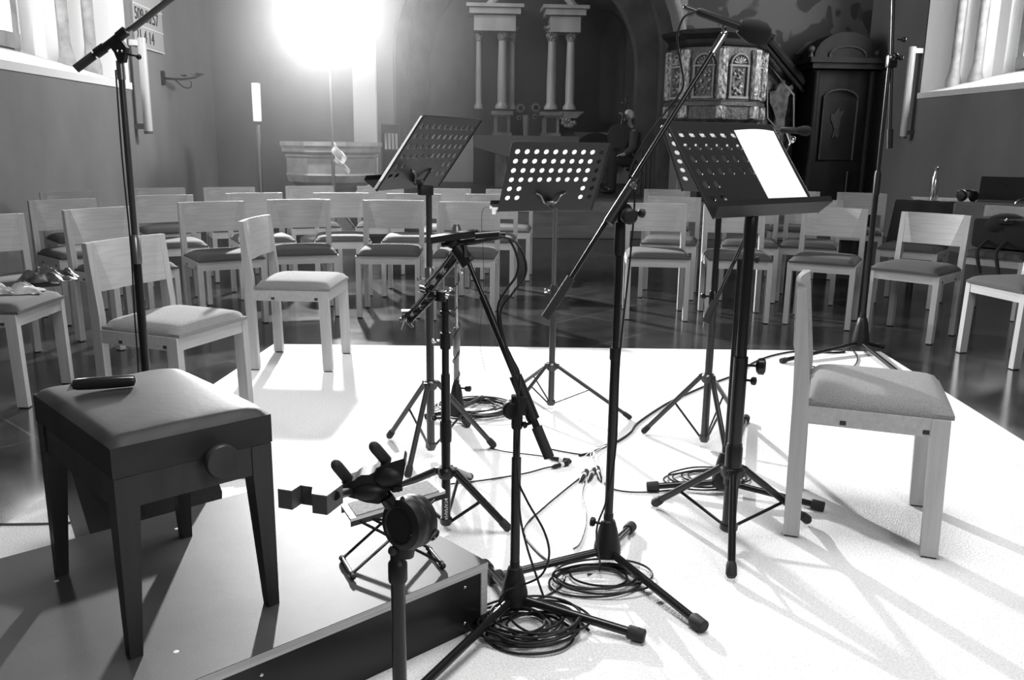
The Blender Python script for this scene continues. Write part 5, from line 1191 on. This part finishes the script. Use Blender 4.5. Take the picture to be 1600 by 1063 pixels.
# scarf and wrapping on the far left chairs
rd = random.Random(11)
c = Vector((-2.22, 4.46, .455)); 
m = MB(); 
def crumple(c, rx, ry, h, rz, seed, nu=36, nv=26):
    rr = random.Random(seed); ph = [rr.uniform(0, 6) for _ in range(8)]
    def f(u, v):
        a, b = 2*u-1, 2*v-1; e = max(0, 1-a*a*a*a)*max(0, 1-b*b*b*b)
        z = h*e*(.5+.22*sin(7*a+3*b+ph[0])+.2*sin(11*b+5*a+ph[1])+.16*sin(15*a*b+9*a+ph[2])); x = rx*a*(1+.1*sin(7*b+ph[3])); y = ry*b*(1+.14*sin(8*a+ph[4]))
        return c+Vector((cos(rz)*x-sin(rz)*y, sin(rz)*x+cos(rz)*y, max(.0, z)+.002))
    m = MB(); m.grid(f, nu, nv); m.b.normal_update(); bmesh.ops.solidify(m.b, geom=m.b.faces[:], thickness=.003); return m
sc_ = gz(75, 438, .48)
solo('dark_scarf', crumple(Vector((sc_.x, sc_.y, .484)), .13, .11, .07, .3, 3), mat('shiny_dark_cloth', .03, .35, noise=(.015, .12, (20, 20, 20), 4)), 'crumpled dark scarf lying on the chair at far left', 'scarf')
sc_ = gz(22, 458, .48)
solo('clear_wrapping', crumple(Vector((sc_.x-.03, sc_.y, .484)), .15, .09, .05, .2, 5), mat('pale_wrapping', .4, .2, noise=(.12, .6, (14, 14, 14), 4)), 'crumpled shiny pale wrapping on the leftmost seat', 'wrapping')

# ------------------------------------------------------------------ thin haze ball added to imitate the lamp's lens glare
HR = 4.2
hz = MB(); hz.ball((0, 0, 0), HR, 24)
hm = bpy.data.materials.new('lens_glare_haze'); hm.use_nodes = True; nt = hm.node_tree; nt.nodes.clear()
vs = nt.nodes.new('ShaderNodeVolumeScatter'); tc = nt.nodes.new('ShaderNodeTexCoord'); mp_ = nt.nodes.new('ShaderNodeMapping'); mp_.inputs['Scale'].default_value = (1/HR,)*3; gr = nt.nodes.new('ShaderNodeTexGradient'); gr.gradient_type = 'SPHERICAL'
mu = nt.nodes.new('ShaderNodeMath'); mu.operation = 'MULTIPLY'; mu.inputs[1].default_value = GLARE_DENSITY
nt.links.new(tc.outputs['Object'], mp_.inputs[0]); nt.links.new(mp_.outputs[0], gr.inputs[0]); nt.links.new(gr.outputs['Fac'], mu.inputs[0]); nt.links.new(mu.outputs[0], vs.inputs['Density']); vs.inputs['Anisotropy'].default_value = 0.7
ou = nt.nodes.new('ShaderNodeOutputMaterial'); nt.links.new(vs.outputs[0], ou.inputs['Volume'])
if GLARE_DENSITY > 0: solo('glare_haze', hz, hm, 'thin haze added around the flood lamp to imitate lens glare', 'glare_haze', smooth=False, kind='stuff').location = LAMP+Vector((0, -.3, 0))
# each separate piece of a repeated small part becomes a part of its own
def split_loose(o):
    b = bmesh.new(); b.from_mesh(o.data); b.verts.index_update(); seen = set(); isl = []
    for v in b.verts:
        if v in seen: continue
        st = [v]; seen.add(v); cur = []
        while st:
            q = st.pop(); cur.append(q.index)
            for e in q.link_edges:
                w2 = e.other_vert(q)
                if w2 not in seen: seen.add(w2); st.append(w2)
        isl.append(set(cur))
    b.free()
    if len(isl) < 2: return
    base = o.name.split('.')[0]; src = o.data
    for k, keep in enumerate(isl):
        b = bmesh.new(); b.from_mesh(src); b.verts.ensure_lookup_table()
        bmesh.ops.delete(b, geom=[v for v in b.verts if v.index not in keep], context='VERTS')
        me = bpy.data.meshes.new(base); b.to_mesh(me); b.free()
        for mm in src.materials: me.materials.append(mm)
        if k == 0: o.data = me
        else:
            c = o.copy(); c.data = me; c.name = base; COL.objects.link(c)
for o in list(bpy.data.objects):
    if o.type == 'MESH' and o.name.split('.')[0] in ('shoe', 'collar', 'strap', 'rivet', 'paint_fleck', 'wall_bracket', 'number_rail', 'drip_tray', 'bottle_cap_x'): split_loose(o)
for o in list(bpy.data.objects):
    if '_o' in o: del o['_o']
